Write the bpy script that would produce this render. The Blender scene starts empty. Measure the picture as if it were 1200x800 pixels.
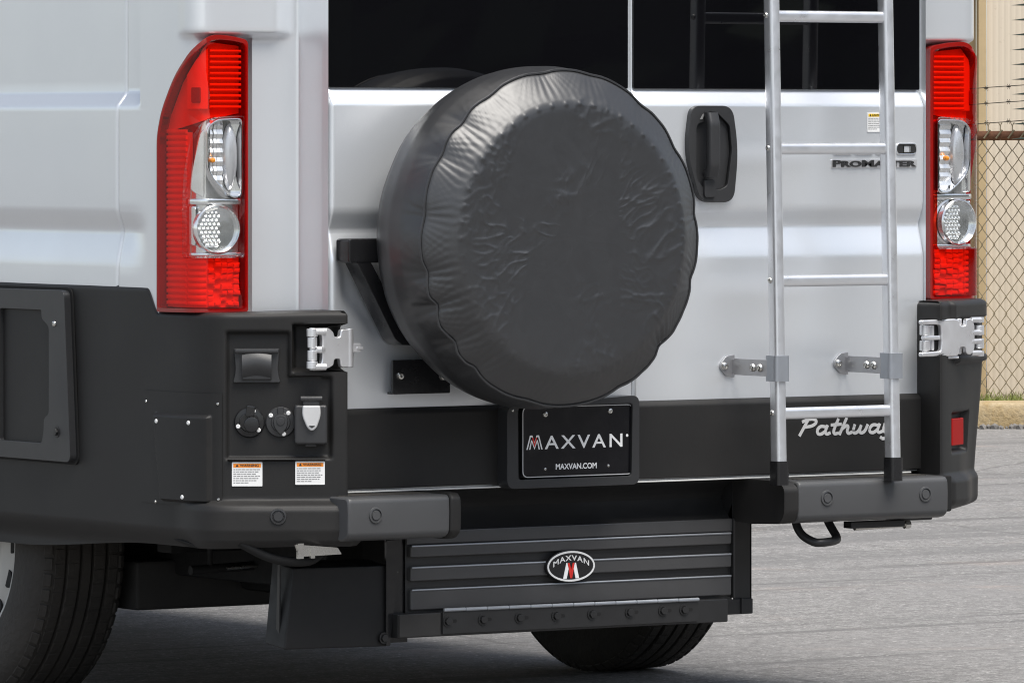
import bpy, bmesh, math, random
from mathutils import Vector, Matrix, noise
random.seed(7)
R_ = math.radians
scene = bpy.context.scene
col = scene.collection

# ------------------------------------------------------------------ camera
YAW = 34.0
sy, cy = math.sin(R_(YAW)), math.cos(R_(YAW))
cd = bpy.data.cameras.new('camera'); cam = bpy.data.objects.new('camera', cd); col.objects.link(cam)
cam.location = (-8.3179, -11.8797, 1.29)
cam.rotation_euler = (R_(90), 0, R_(-YAW))
cd.sensor_width = 36.0; cd.lens = 234.0
cd.shift_y = -245.0/1200.0
cd.clip_start = 0.5; cd.clip_end = 2000
scene.camera = cam

# ------------------------------------------------------------------ sky and sun
SUN_EL, SUN_AZ = 63.0, 179.0          # azimuth clockwise from +Y
w = bpy.data.worlds.new("World"); scene.world = w; w.use_nodes = True
nt = w.node_tree; nt.nodes.clear()
sk = nt.nodes.new('ShaderNodeTexSky'); sk.sky_type = 'NISHITA'; sk.sun_disc = False
sk.sun_elevation = R_(SUN_EL); sk.sun_rotation = R_(SUN_AZ)
sk.air_density = 1.0; sk.dust_density = 1.2; sk.ozone_density = 1.0
bg = nt.nodes.new('ShaderNodeBackground'); bg.inputs[1].default_value = 0.11
ow = nt.nodes.new('ShaderNodeOutputWorld')
hs = nt.nodes.new('ShaderNodeHueSaturation'); hs.inputs['Saturation'].default_value = .52   # thin high cloud
nt.links.new(sk.outputs[0], hs.inputs['Color']); nt.links.new(hs.outputs[0], bg.inputs[0]); nt.links.new(bg.outputs[0], ow.inputs[0])
sd = bpy.data.lights.new('sun', 'SUN'); sd.energy = 3.1; sd.angle = R_(40); sd.color = (1.0, 0.96, 0.9)
so = bpy.data.objects.new('sun', sd); col.objects.link(so)
sdir = Vector((math.sin(R_(SUN_AZ))*math.cos(R_(SUN_EL)), math.cos(R_(SUN_AZ))*math.cos(R_(SUN_EL)), math.sin(R_(SUN_EL))))
so.rotation_euler = sdir.to_track_quat('Z', 'Y').to_euler()
so.location = (6, -8, 12)
scene.view_settings.view_transform = 'Standard'; scene.view_settings.look = 'None'
scene.view_settings.exposure = 0.70; scene.view_settings.gamma = 1.0
scene.view_settings.use_curve_mapping = False

try: scene.cycles.filter_width = 1.1
except AttributeError: pass

# ------------------------------------------------------------------ materials
class NT:
    def __init__(s, name):
        s.m = bpy.data.materials.new(name); s.m.use_nodes = True
        s.t = s.m.node_tree; s.n = s.t.nodes; s.l = s.t.links
        s.b = s.n['Principled BSDF']; s.out = s.n['Material Output']
        s.tc = None
    def coord(s, scale=(1, 1, 1), rot=(0, 0, 0), which='Object'):
        if s.tc is None: s.tc = s.n.new('ShaderNodeTexCoord')
        mp = s.n.new('ShaderNodeMapping'); mp.inputs['Scale'].default_value = scale; mp.inputs['Rotation'].default_value = rot
        s.l.new(s.tc.outputs[which], mp.inputs[0]); return mp.outputs[0]
    def noise(s, scale, detail=4, rough=.55, vec=None, dist=0.0):
        n = s.n.new('ShaderNodeTexNoise'); n.inputs['Scale'].default_value = scale; n.inputs['Detail'].default_value = detail
        n.inputs['Roughness'].default_value = rough; n.inputs['Distortion'].default_value = dist
        s.l.new(vec if vec else s.coord(), n.inputs['Vector']); return n.outputs['Fac']
    def ramp(s, fac, stops):
        r = s.n.new('ShaderNodeValToRGB'); e = r.color_ramp.elements
        while len(e) < len(stops): e.new(.5)
        for k, (p, c) in enumerate(stops):
            e[k].position = p; e[k].color = (c, c, c, 1) if not isinstance(c, tuple) else (*c, 1)
        s.l.new(fac, r.inputs[0]); return r.outputs[0]
    def mix(s, fac, a, b, mode='MIX'):
        m = s.n.new('ShaderNodeMix'); m.data_type = 'RGBA'; m.blend_type = mode
        for i, v in ((0, fac), (6, a), (7, b)):
            if isinstance(v, (int, float)): m.inputs[i].default_value = v
            elif isinstance(v, tuple): m.inputs[i].default_value = (*v, 1)
            else: s.l.new(v, m.inputs[i])
        return m.outputs[2]
    def bump(s, h, strength=.2, dist=.01):
        b = s.n.new('ShaderNodeBump'); b.inputs['Strength'].default_value = strength; b.inputs['Distance'].default_value = dist
        s.l.new(h, b.inputs['Height']); s.l.new(b.outputs[0], s.b.inputs['Normal']); return b
    def set(s, **k):
        for a, v in k.items():
            i = s.b.inputs[a.replace('_', ' ')]
            if hasattr(v, 'node'): s.l.new(v, i)
            elif isinstance(v, tuple): i.default_value = (*v, 1)
            else: i.default_value = v
        return s

def plain(name, colr, rough=.5, metal=0., spec=.5, coat=0., var=.12, nscale=14, bump=0., bscale=300, coat_r=.05):
    t = NT(name)
    n = t.noise(nscale, 5)
    c = t.mix(n, tuple(x*(1-var) for x in colr), tuple(min(1, x*(1+var)) for x in colr))
    r = t.ramp(t.noise(nscale*2.3, 4), [(.3, max(.02, rough-.07)), (.7, min(1, rough+.07))])
    t.set(Base_Color=c, Roughness=r, Metallic=metal, Specular_IOR_Level=spec, Coat_Weight=coat, Coat_Roughness=coat_r)
    if bump: t.bump(t.noise(bscale, 2), bump, .002)
    return t.m

M = {}
# silver paint: fine flake, clear coat
t = NT('silver_paint')
fl = t.noise(900, 1); dirt = t.noise(3.2, 6, .6)
c = t.mix(fl, (.725, .75, .775), (.825, .85, .875)); c = t.mix(t.ramp(dirt, [(.35, 0.0), (.8, .10)]), c, (.46, .45, .43))
t.set(Base_Color=c, Metallic=.6, Roughness=t.ramp(dirt, [(.3, .30), (.7, .38)]), Coat_Weight=.8, Coat_Roughness=.04)
M['paint'] = t.m
M['door_hem'] = plain('bare_door_hem', (.62, .62, .60), .4)
# black moulded cladding with fine grain
t = NT('black_cladding')
gr = t.noise(520, 2); big = t.noise(2.5, 6, .65)
c = t.mix(gr, (.0110, .0107, .0105), (.0195, .0189, .0184)); c = t.mix(t.ramp(big, [(.45, 0.), (.8, .35)]), c, (.043, .039, .036))
t.set(Base_Color=c, Roughness=t.ramp(big, [(.3, .46), (.7, .58)]), Specular_IOR_Level=.30)
t.bump(gr, .10, .0015); M['clad'] = t.m
t = NT('grained_black_plastic')
gr = t.noise(700, 2); big = t.noise(5, 5)
t.set(Base_Color=t.mix(gr, (.020, .0205, .0215), (.034, .034, .0355)), Roughness=t.ramp(big, [(.3, .36), (.7, .5)]), Specular_IOR_Level=.5)
t.bump(gr, .12, .001); M['plastic'] = t.m
M['step'] = plain('weathered_step_plastic', (.058, .059, .061), .42, bump=.08, bscale=600, var=.10, nscale=7)
M['pressed'] = plain('pressed_black_panel', (.050, .050, .0515), .38, bump=.04)
M['boxblack'] = plain('satin_black_box', (.0085, .0085, .009), .5, spec=.35, var=.2)
M['gloss_black'] = plain('gloss_black', (.012, .012, .013), .22, spec=.5)
M['steel_black'] = plain('black_painted_steel', (.016, .016, .0165), .42, bump=.05)
M['under'] = plain('underbody_black', (.010, .010, .010), .75, spec=.3)
M['tank'] = plain('dusty_underbody', (.022, .021, .020), .8, var=.4, nscale=6)
M['alu'] = plain('anodised_aluminium', (.76, .77, .79), .34, metal=.8, bump=.02, bscale=500, var=.05)
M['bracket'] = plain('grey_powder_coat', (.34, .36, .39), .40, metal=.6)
M['cast'] = plain('cast_silver', (.74, .74, .75), .33, metal=.75, bump=.08, bscale=160)
M['chrome'] = plain('chrome', (.82, .82, .83), .08, metal=1., var=.03)
M['steel'] = plain('zinc_screw', (.62, .61, .58), .25, metal=1.)
M['wheel'] = plain('silver_wheel_paint', (.40, .395, .38), .4, metal=.4, var=.15)
M['white'] = plain('white_print', (.78, .78, .77), .5, var=.03)
M['platewhite'] = plain('plate_white', (.93, .93, .92), .5, var=.02)
M['bracket_steel'] = plain('dull_bracket_steel', (.42, .42, .43), .42, metal=.8, bump=.05)
M['ink'] = plain('black_ink', (.02, .02, .02), .5)
M['greyink'] = plain('grey_ink', (.22, .22, .22), .6)
M['orange'] = plain('orange_print', (.86, .26, .015), .5, var=.03)
M['yellow'] = plain('yellow_print', (.85, .55, .02), .5, var=.03)
M['redink'] = plain('red_ink', (.70, .03, .02), .4)
M['plate'] = plain('black_plate', (.006, .006, .008), .18, spec=.3)
M['silverprint'] = plain('silver_print', (.55, .55, .55), .4, metal=.2)
M['darkred'] = plain('dark_red_plastic', (.27, .010, .008), .12, coat=.6)
M['amber'] = plain('amber_bulb', (.9, .30, .01), .1, coat=1.)
M['reflect_red'] = plain('red_reflector', (.30, .0025, .0018), .15, spec=.06, bump=.15, bscale=240)
# dark tinted glass
t = NT('tinted_glass'); t.set(Base_Color=(.004, .004, .005), Roughness=t.ramp(t.noise(6, 3), [(.3, .012), (.7, .03)]), Specular_IOR_Level=.5); M['glass'] = t.m
# vinyl of the spare wheel cover
t = NT('black_vinyl')
n1 = t.noise(16, 5, .6, dist=1.6); n2 = t.noise(420, 2); n3 = t.noise(5, 5)
c = t.mix(n3, (.0165, .0170, .0185), (.0235, .0240, .0255))
t.set(Base_Color=c, Roughness=t.ramp(n1, [(.3, .36), (.7, .43)]), Specular_IOR_Level=.85)
h = t.n.new('ShaderNodeMath'); h.operation = 'MULTIPLY_ADD'; t.l.new(n2, h.inputs[0]); h.inputs[1].default_value = .10; t.l.new(n1, h.inputs[2])
t.bump(h.outputs[0], .05, .006); M['vinyl'] = t.m
# rubber
t = NT('tyre_rubber')
d = t.noise(9, 6, .65); si = t.noise(70, 3, .6)
c = t.mix(d, (.016, .0155, .015), (.052, .046, .039))
t.set(Base_Color=c, Roughness=.75, Specular_IOR_Level=.35); t.bump(si, .5, .006); M['rubber'] = t.m
# lenses: clear gloss over whatever lies behind
def lens(name, tint):
    t = NT(name); t.n.remove(t.b)
    tr = t.n.new('ShaderNodeBsdfTransparent'); tr.inputs[0].default_value = (*tint, 1)
    gl = t.n.new('ShaderNodeBsdfGlossy'); gl.inputs['Roughness'].default_value = .03
    fr = t.n.new('ShaderNodeLayerWeight'); fr.inputs[0].default_value = .5
    pw = t.n.new('ShaderNodeMath'); pw.operation = 'POWER'; t.l.new(fr.outputs['Facing'], pw.inputs[0]); pw.inputs[1].default_value = 5
    ma = t.n.new('ShaderNodeMath'); ma.operation = 'MULTIPLY_ADD'; t.l.new(pw.outputs[0], ma.inputs[0]); ma.inputs[1].default_value = .9; ma.inputs[2].default_value = .045
    mx = t.n.new('ShaderNodeMixShader'); t.l.new(ma.outputs[0], mx.inputs[0]); t.l.new(tr.outputs[0], mx.inputs[1]); t.l.new(gl.outputs[0], mx.inputs[2])
    t.l.new(mx.outputs[0], t.out.inputs[0]); return t.m
M['red_lens'] = lens('red_lens', (.985, .09, .035)); M['clear_lens'] = lens('clear_lens', (.96, .97, .97))
M['mirror'] = plain('reflector_silver', (.86, .86, .86), .16, metal=.9, var=.04)
M['dome'] = plain('smooth_reflector', (.62, .62, .63), .30, metal=.6, var=.06)
M['facet'] = plain('faceted_reflector', (.88, .88, .88), .22, metal=.75, var=.08)
M['satin_reflector'] = plain('satin_reflector', (.90, .90, .90), .38, metal=.15, var=.06, nscale=60)
# asphalt
t = NT('asphalt')
g1 = t.noise(170, 3, .75); g1b = t.noise(48, 4, .75); g2 = t.noise(14, 8, .8); g3 = t.noise(.55, 7, .62); g4 = t.noise(1.7, 6, .6, dist=.6)
c = t.mix(t.ramp(g1, [(.32, 0.), (.68, 1.)]), (.095, .093, .091), (.43, .42, .408))
c = t.mix(t.ramp(g1b, [(.36, .85), (.50, 0.)]), c, (.09, .088, .086))
c = t.mix(t.ramp(g1b, [(.56, 0.), (.70, .7)]), c, (.50, .485, .465))
c = t.mix(t.ramp(g2, [(.38, .75), (.56, 0.)]), c, (.135, .131, .128))
c = t.mix(t.ramp(g3, [(.40, .0), (.62, .45)]), c, (.23, .223, .219))
c = t.mix(t.ramp(g4, [(.60, .0), (.72, .38)]), c, (.36, .29, .25))
st = t.noise(1.0, 6, .65, vec=t.coord((.22, 1.9, 1), (0, 0, R_(47))))
c = t.mix(t.ramp(st, [(.52, 0.), (.60, .62)]), c, (.15, .148, .146))
st2 = t.noise(1.0, 5, .6, vec=t.coord((.10, 3.3, 1), (0, 0, R_(22))))
c = t.mix(t.ramp(st2, [(.58, 0.), (.61, .6)]), c, (.11, .108, .106))
wv = t.n.new('ShaderNodeMix'); wv.data_type = 'VECTOR'; wv.inputs[0].default_value = .12
nz = t.n.new('ShaderNodeTexNoise'); nz.inputs['Scale'].default_value = 3; nz.inputs['Detail'].default_value = 5; t.l.new(t.coord(), nz.inputs['Vector'])
t.l.new(t.coord(), wv.inputs[4]); t.l.new(nz.outputs['Color'], wv.inputs[5])
ck = t.n.new('ShaderNodeTexVoronoi'); ck.feature = 'DISTANCE_TO_EDGE'; ck.inputs['Scale'].default_value = .23; t.l.new(wv.outputs[1], ck.inputs['Vector'])
c = t.mix(t.ramp(ck.outputs['Distance'], [(.0008, .45), (.0035, 0.)]), c, (.08, .078, .075))
peb = t.n.new('ShaderNodeTexVoronoi'); peb.inputs['Scale'].default_value = 30; t.l.new(t.coord(), peb.inputs['Vector'])
c = t.mix(t.ramp(peb.outputs['Distance'], [(.02, .9), (.17, 0.)]), c, (.60, .58, .55))
t.set(Base_Color=c, Roughness=.88, Specular_IOR_Level=.25)
t.bump(t.mix(.5, g1b, g2), .55, .015); M['asphalt'] = t.m
t = NT('old_concrete')
a = t.noise(5, 6, .7, dist=.5); b = t.noise(60, 4)
c = t.mix(t.ramp(a, [(.36, 0.), (.62, 1.)]), (.50, .42, .29), (.34, .24, .11)); c = t.mix(t.ramp(b, [(.4, .3), (.7, 0.)]), c, (.22, .17, .10))
t.set(Base_Color=c, Roughness=.9); t.bump(t.mix(.5, a, b), .6, .02); M['kerb'] = t.m
t = NT('soil'); t.set(Base_Color=t.mix(t.noise(20, 5), (.10, .08, .05), (.2, .16, .10)), Roughness=.95); M['soil'] = t.m
t = NT('grass_blades'); oi = t.noise(9, 3)
t.set(Base_Color=t.mix(oi, (.15, .20, .035), (.34, .35, .10)), Roughness=.7); M['grass'] = t.m
M['leaf'] = plain('foliage', (.045, .07, .03), .7, var=.4)
t = NT('tan_siding')
v = t.noise(3, 5, .6, vec=t.coord((1, 1, .08))); s_ = t.noise(40, 4)
c = t.mix(v, (.60, .515, .40), (.68, .595, .475)); c = t.mix(t.ramp(s_, [(.62, 0.), (.75, .4)]), c, (.36, .28, .18))
t.set(Base_Color=c, Roughness=.6); M['siding'] = t.m
M['trim'] = plain('tan_trim', (.48, .36, .20), .6)
M['brown'] = plain('brown_fascia', (.05, .032, .02), .6)
M['wire'] = plain('weathered_wire', (.27, .22, .135), .6, metal=.2, var=.3)
M['rust'] = plain('rusty_pipe', (.16, .065, .03), .8, var=.5, nscale=60)
M['barb'] = plain('old_barbed_wire', (.07, .06, .045), .7, metal=.3)
M['green'] = plain('dark_green_paint', (.022, .036, .026), .5)
M['stone'] = plain('gravel_stone', (.16, .15, .14), .9, var=.6, nscale=30)

# ------------------------------------------------------------------ mesh helpers
def frame(o, u, n):
    u = Vector(u).normalized(); n = Vector(n).normalized(); v = n.cross(u)
    return Matrix(((u.x, v.x, n.x, o[0]), (u.y, v.y, n.y, o[1]), (u.z, v.z, n.z, o[2]), (0, 0, 0, 1)))
def rear(y=0., x=0., z=0.):  # u = +x, v = +z, w = towards the rear
    return frame((x, y, z), (1, 0, 0), (0, -1, 0))
def link(name, me, parent=None, mat=None):
    o = bpy.data.objects.new(name, me); col.objects.link(o)
    if parent: o.parent = parent
    return o
def rpoly(pts, r, n=4):
    out = []; k = len(pts)
    for i in range(k):
        p = Vector(pts[i]); a = Vector(pts[i-1])-p; b = Vector(pts[(i+1) % k])-p
        ri = r[i] if isinstance(r, (list, tuple)) else r
        ri = min(ri, a.length*.48, b.length*.48)
        if ri <= 0: out.append(tuple(p)); continue
        p0 = p+a.normalized()*ri; p1 = p+b.normalized()*ri
        for j in range(n+1):
            f = j/n; q = p0*(1-f)**2+p*2*f*(1-f)+p1*f*f; out.append(tuple(q))
    return out
def rect(u0, v0, u1, v1): return [(u0, v0), (u1, v0), (u1, v1), (u0, v1)]
def circ(r, n=24, c=(0, 0), ry=None): return [(c[0]+r*math.cos(2*math.pi*k/n), c[1]+(ry or r)*math.sin(2*math.pi*k/n)) for k in range(n)]
def weighted_normals(me, cmin):
    # area-weighted corner normals: bevelled flat faces stay optically flat
    fn = [p.normal.copy() for p in me.polygons]; fa = [p.area for p in me.polygons]
    vf = [[] for _ in me.vertices]
    for p in me.polygons:
        for vi in p.vertices: vf[vi].append(p.index)
    out = []
    for p in me.polygons:
        n0 = fn[p.index]
        for vi in p.vertices:
            n = Vector((0, 0, 0))
            for g in vf[vi]:
                if fn[g].dot(n0) > cmin: n += fn[g]*fa[g]
            out.append(n.normalized() if n.length > 1e-12 else n0)
    me.normals_split_custom_set(out)
class B:
    def __init__(s): s.bm = bmesh.new()
    def merge(s, b, Mx=None):
        if Mx is not None: b.transform(Mx)
        me = bpy.data.meshes.new('t'); b.to_mesh(me); b.free(); s.bm.from_mesh(me); bpy.data.meshes.remove(me); return s
    @staticmethod
    def flat(poly, holes=()):
        b = bmesh.new()
        if not holes:
            b.faces.new([b.verts.new((p[0], p[1], 0)) for p in poly])
        else:
            for lp in (poly, *holes):
                vs = [b.verts.new((p[0], p[1], 0)) for p in lp]
                for i in range(len(vs)): b.edges.new((vs[i-1], vs[i]))
            bmesh.ops.triangle_fill(b, use_beauty=True, use_dissolve=False, edges=b.edges[:], normal=(0, 0, 1))
        return b
    @staticmethod
    def solid(poly, w0, w1, holes=(), bev=0, seg=2, back=True):
        b = B.flat(poly, holes)
        for v in b.verts: v.co.z = w0
        ret = bmesh.ops.extrude_face_region(b, geom=b.faces[:])
        for g in ret['geom']:
            if isinstance(g, bmesh.types.BMVert): g.co.z = w1
        if len(b.faces) and not any(len(e.link_faces) == 2 and False for e in b.edges):
            bmesh.ops.recalc_face_normals(b, faces=b.faces[:])
        if bev:
            es = [e for e in b.edges if len(e.link_faces) == 2 and e.calc_face_angle(0) > .6 and all(v.co.z > w1-1e-6 if w1 > w0 else v.co.z < w1+1e-6 for v in e.verts)]
            bmesh.ops.bevel(b, geom=es, offset=bev, segments=seg, affect='EDGES', profile=.5, clamp_overlap=True)
        if not back:
            bmesh.ops.delete(b, geom=[f for f in b.faces if all(abs(v.co.z-w0) < 1e-6 for v in f.verts)], context='FACES')
        return b
    def prism(s, poly, w0, w1, Mx=None, holes=(), bev=0, seg=2): return s.merge(B.solid(poly, w0, w1, holes, bev, seg), Mx or Matrix())
    def box(s, lo, hi, Mx=None, bev=0, seg=2):
        b = bmesh.new(); bmesh.ops.create_cube(b, size=1)
        for v in b.verts: v.co = Vector([lo[i]+(v.co[i]+.5)*(hi[i]-lo[i]) for i in range(3)])
        if bev: bmesh.ops.bevel(b, geom=b.edges[:], offset=bev, segments=seg, affect='EDGES', profile=.5, clamp_overlap=True)
        return s.merge(b, Mx or Matrix())
    def tube(s, pts, r, n=10, closed=False, flat=1.0):
        P = [Vector(p) for p in pts]; k = len(P); b = bmesh.new(); rings = []; up = None
        for i in range(k):
            if closed: tg = (P[(i+1) % k]-P[i-1])
            else: tg = P[min(i+1, k-1)]-P[max(i-1, 0)]
            tg.normalize()
            if up is None:
                up = Vector((0, 0, 1)) if abs(tg.z) < .9 else Vector((1, 0, 0))
            a = (up-tg*up.dot(tg)).normalized(); up = a; c = tg.cross(a)
            rr = r[i] if isinstance(r, (list, tuple)) else r
            rings.append([b.verts.new(P[i]+a*rr*flat*math.cos(2*math.pi*j/n)+c*rr*math.sin(2*math.pi*j/n)) for j in range(n)])
        for i in range(k if closed else k-1):
            A, C = rings[i], rings[(i+1) % k]
            for j in range(n): b.faces.new((A[j], A[(j+1) % n], C[(j+1) % n], C[j]))
        if not closed: b.faces.new(rings[0][::-1]); b.faces.new(rings[-1])
        return s.merge(b)
    def lathe(s, prof, Mx=None, n=48, close=True):  # prof: (radius, w) about the local w axis
        b = bmesh.new(); rings = []
        for r, w_ in prof:
            if r < 1e-6: rings.append([b.verts.new((0, 0, w_))])
            else: rings.append([b.verts.new((r*math.cos(2*math.pi*j/n), r*math.sin(2*math.pi*j/n), w_)) for j in range(n)])
        for A, C in zip(rings, rings[1:]):
            for j in range(n):
                a0, a1 = A[j % len(A)], A[(j+1) % len(A)]; c0, c1 = C[j % len(C)], C[(j+1) % len(C)]
                f = [a0]
                for q in (a1, c1, c0):
                    if q not in f: f.append(q)
                if len(f) > 2: b.faces.new(f)
        return s.merge(b, Mx or Matrix())
    def cyl(s, c, axis, r, h, n=16, bev=0, r2=None):
        ax = Vector(axis).normalized(); u = ax.orthogonal().normalized()
        Mx = frame(c, u, ax); r2 = r if r2 is None else r2
        if bev: return s.lathe([(0, 0), (r-bev, 0), (r, bev), (r2, h-bev), (r2-bev*.3, h-bev*.3), (r2-bev, h), (0, h)], Mx, n)
        return s.lathe([(0, 0), (r, 0), (r2, h), (0, h)], Mx, n)
    def grid(s, fn, us, vs):
        b = bmesh.new(); V = [[b.verts.new(fn(u, v)) for v in vs] for u in us]
        for i in range(len(us)-1):
            for j in range(len(vs)-1): b.faces.new((V[i][j], V[i+1][j], V[i+1][j+1], V[i][j+1]))
        return s.merge(b)
    def wrap(s, plan, side, poly, w0, w1, holes=(), bev=0, step=.014, back=True, xc=.01, seg=2):
        b = B.solid(poly, w0, w1, holes, bev, seg, back)
        lo = min(p[0] for p in poly); hi = max(p[0] for p in poly); k = max(1, int((hi-lo)/step))
        for i in range(1, k):
            bmesh.ops.bisect_plane(b, geom=b.verts[:]+b.edges[:]+b.faces[:], plane_co=(lo+(hi-lo)*i/k, 0, 0), plane_no=(1, 0, 0), dist=1e-6)
        for v in b.verts:
            x, y = plan.at(v.co.x, v.co.z); v.co = Vector((xc-side*x, y, v.co.y))
        return s.merge(b)
    def mesh(s, name, mat, smooth=32, normals=True):
        if normals: bmesh.ops.recalc_face_normals(s.bm, faces=s.bm.faces[:])
        me = bpy.data.meshes.new(name); s.bm.to_mesh(me); s.bm.free()
        me.materials.append(M[mat] if isinstance(mat, str) else mat)
        if smooth:
            me.shade_smooth(); me.set_sharp_from_angle(angle=R_(smooth))
            if len(me.polygons) < 9000: weighted_normals(me, math.cos(R_(smooth)))
        return me
    def build(s, name, mat, parent=None, smooth=32, **k):
        return link(name, s.mesh(name, mat, smooth, **k), parent)
def put(name, me, parent, Mx):
    o = link(name, me, parent); o.matrix_local = Mx; return o
def empty(name, loc, rz, label, cat, group=None):
    o = bpy.data.objects.new(name, None); col.objects.link(o); o.location = loc; o.rotation_euler = (0, 0, rz)
    o['label'] = label; o['category'] = cat
    if group: o['group'] = group
    return o
def text(txt, u0, v0, u1, v1, depth, Mx, shear=0., bold=0., caps=None, spacing=1.0, arc=None):
    """letters fitted into the rectangle u0..u1, v0..v1 of the frame Mx"""
    c = bpy.data.curves.new('lettering', 'FONT'); c.body = txt; c.size = 1; c.extrude = .5; c.shear = shear; c.offset = bold; c.space_character = spacing
    c.resolution_u = 4
    if caps:
        c.small_caps_scale = caps
        for i, ch in enumerate(txt): c.body_format[i].use_small_caps = True
    o = bpy.data.objects.new('lettering', c); col.objects.link(o)
    dg = bpy.context.evaluated_depsgraph_get(); dg.update()
    me = bpy.data.meshes.new_from_object(o.evaluated_get(dg)); bpy.data.objects.remove(o); bpy.data.curves.remove(c)
    b = bmesh.new(); b.from_mesh(me); bpy.data.meshes.remove(me)
    xs = [v.co.x for v in b.verts]; ys = [v.co.y for v in b.verts]
    x0, x1, y0, y1 = min(xs), max(xs), min(ys), max(ys)
    for v in b.verts:
        v.co = Vector((u0+(v.co.x-x0)/(x1-x0)*(u1-u0), v0+(v.co.y-y0)/(y1-y0)*(v1-v0), (v.co.z+.5)*depth))
        if arc: v.co.y += arc*(1-((v.co.x-(u0+u1)/2)/((u1-u0)/2))**2)
    b.transform(Mx); return b
def smooth01(e0, e1, x):
    t_ = min(1, max(0, (x-e0)/(e1-e0))); return t_*t_*(3-2*t_)
def lerp_profile(P, z):
    if z <= P[0][0]: return P[0][1]
    for (a, b), (c, d_) in zip(P, P[1:]):
        if z <= c: return b+(d_-b)*(z-a)/(c-a)
    return P[-1][1]
def frange(a, b, step):
    n = max(1, round(abs(b-a)/step)); return [a+(b-a)*i/n for i in range(n+1)]

# plan curves of the rear corners (x, y), running from the door edge outwards and forwards
def chaikin(p, n):
    for _ in range(n):
        q = [p[0]]
        for a, b in zip(p, p[1:]):
            q.append(tuple(m*.75+n_*.25 for m, n_ in zip(a, b))); q.append(tuple(m*.25+n_*.75 for m, n_ in zip(a, b)))
        q.append(p[-1]); p = q
    return p
class Plan:
    def __init__(s, pts, n=3):
        s.p = chaikin(pts, n); s.l = [0.]
        for a, b in zip(s.p, s.p[1:]): s.l.append(s.l[-1]+math.hypot(b[0]-a[0], b[1]-a[1]))
    off = 0.
    def nrm(s, k):
        k0 = max(0, k-1); k1 = min(len(s.p)-1, k+1)
        tx, ty = s.p[k1][0]-s.p[k0][0], s.p[k1][1]-s.p[k0][1]; l = math.hypot(tx, ty); return (ty/l, -tx/l)
    inner = 0.
    def at(s, t_, w_=0.):
        if s.inner: t_ -= s.inner*min(1, max(0, 1-(t_-.184)/.16))
        t_ += s.off; L = s.l; lo, hi = 0, len(L)-2
        while lo < hi:
            m = (lo+hi+1)//2
            if L[m] <= t_: lo = m
            else: hi = m-1
        i = lo; a, b = s.p[i], s.p[i+1]; f = (t_-L[i])/(L[i+1]-L[i]); g = min(1, max(0, f))
        na, nb = s.nrm(i), s.nrm(i+1); nx, ny = na[0]+(nb[0]-na[0])*g, na[1]+(nb[1]-na[1])*g; l = math.hypot(nx, ny)
        return (a[0]+(b[0]-a[0])*f-nx/l*w_, a[1]+(b[1]-a[1])*f-ny/l*w_)
    def frame(s, t_, z, w_=0., side=-1, xc=.01):
        x, y = s.at(t_, w_); x2, y2 = s.at(t_, w_+.01)
        n = Vector((-side*(x2-x), y2-y, 0)).normalized()
        return frame((xc-side*x, y, z), Vector((0, 0, 1)).cross(n), n)
BODY = Plan([(-.782, -.002), (-.783, .004), (-.793, .096), (-.800, .102), (-.885, .126), (-.99, .128), (-1.030, .131), (-1.041, .175), (-1.041, .28), (-1.041, .437)])
LAMP = Plan([(-.886, .103), (-.955, .098), (-1.014, .102), (-1.041, .122), (-1.045, .17), (-1.045, .28), (-1.045, .437)]); LAMP.off = -.148
LAMPR = Plan([(-.866, .103), (-.886, .103), (-.955, .098), (-1.014, .102), (-1.041, .122), (-1.045, .17), (-1.045, .28), (-1.045, .437)]); LAMPR.off = -.128; LAMPR.inner = .026
CLAD = Plan([(-.782, .04), (-.782, -.075), (-.790, -.086), (-.985, .036), (-1.020, .062), (-1.038, .11), (-1.045, .18), (-1.045, .40), (-1.045, 1.60)])
XC = .01

# ================================================================== SETTING
def depth_frame(dist, lateral=0):   # a spot straight ahead of the photographer's standpoint, on the ground
    return (cam.location.x+sy*dist+cy*lateral, cam.location.y+cy*dist-sy*lateral, 0.)
g = B(); g.grid(lambda u, v: (u, v, 0), [-600, -60, -20, -5, 5, 20, 60, 600], [-600, -60, -20, -5, 5, 20, 60, 600])
o = g.build('asphalt', 'asphalt', smooth=0); o['kind'] = 'structure'
ORG = depth_frame(29.0)
FR = Matrix.Translation(ORG) @ Matrix.Rotation(R_(-YAW), 4, 'Z')   # local x along the kerb, y away from the van
def loc(x, y, z): return FR @ Vector((x, y, z))
k = B()
def kerb_pt(prof):
    return prof
xs = frange(-14, 14, .25)
prof = [(0., -.02), (0.002, .06), (.006, .095), (.02, .112), (.05, .116), (.16, .115), (.165, .02)]
k.grid(lambda u, v: loc(u, prof[v][0]+.004*noise.noise((u*2.3, v, 1)), prof[v][1]+.004*noise.noise((u*3, v*.7, 5))), xs, range(len(prof)))
o = k.build('kerb', 'kerb', smooth=40); o['kind'] = 'structure'
k = B(); k.grid(lambda u, v: loc(u, v, .06+.02*noise.noise((u, v, 3))), frange(-14, 14, .5), [.164, .5, 1, 2, 4])
o = k.build('verge', 'soil'); o['kind'] = 'structure'
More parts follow.
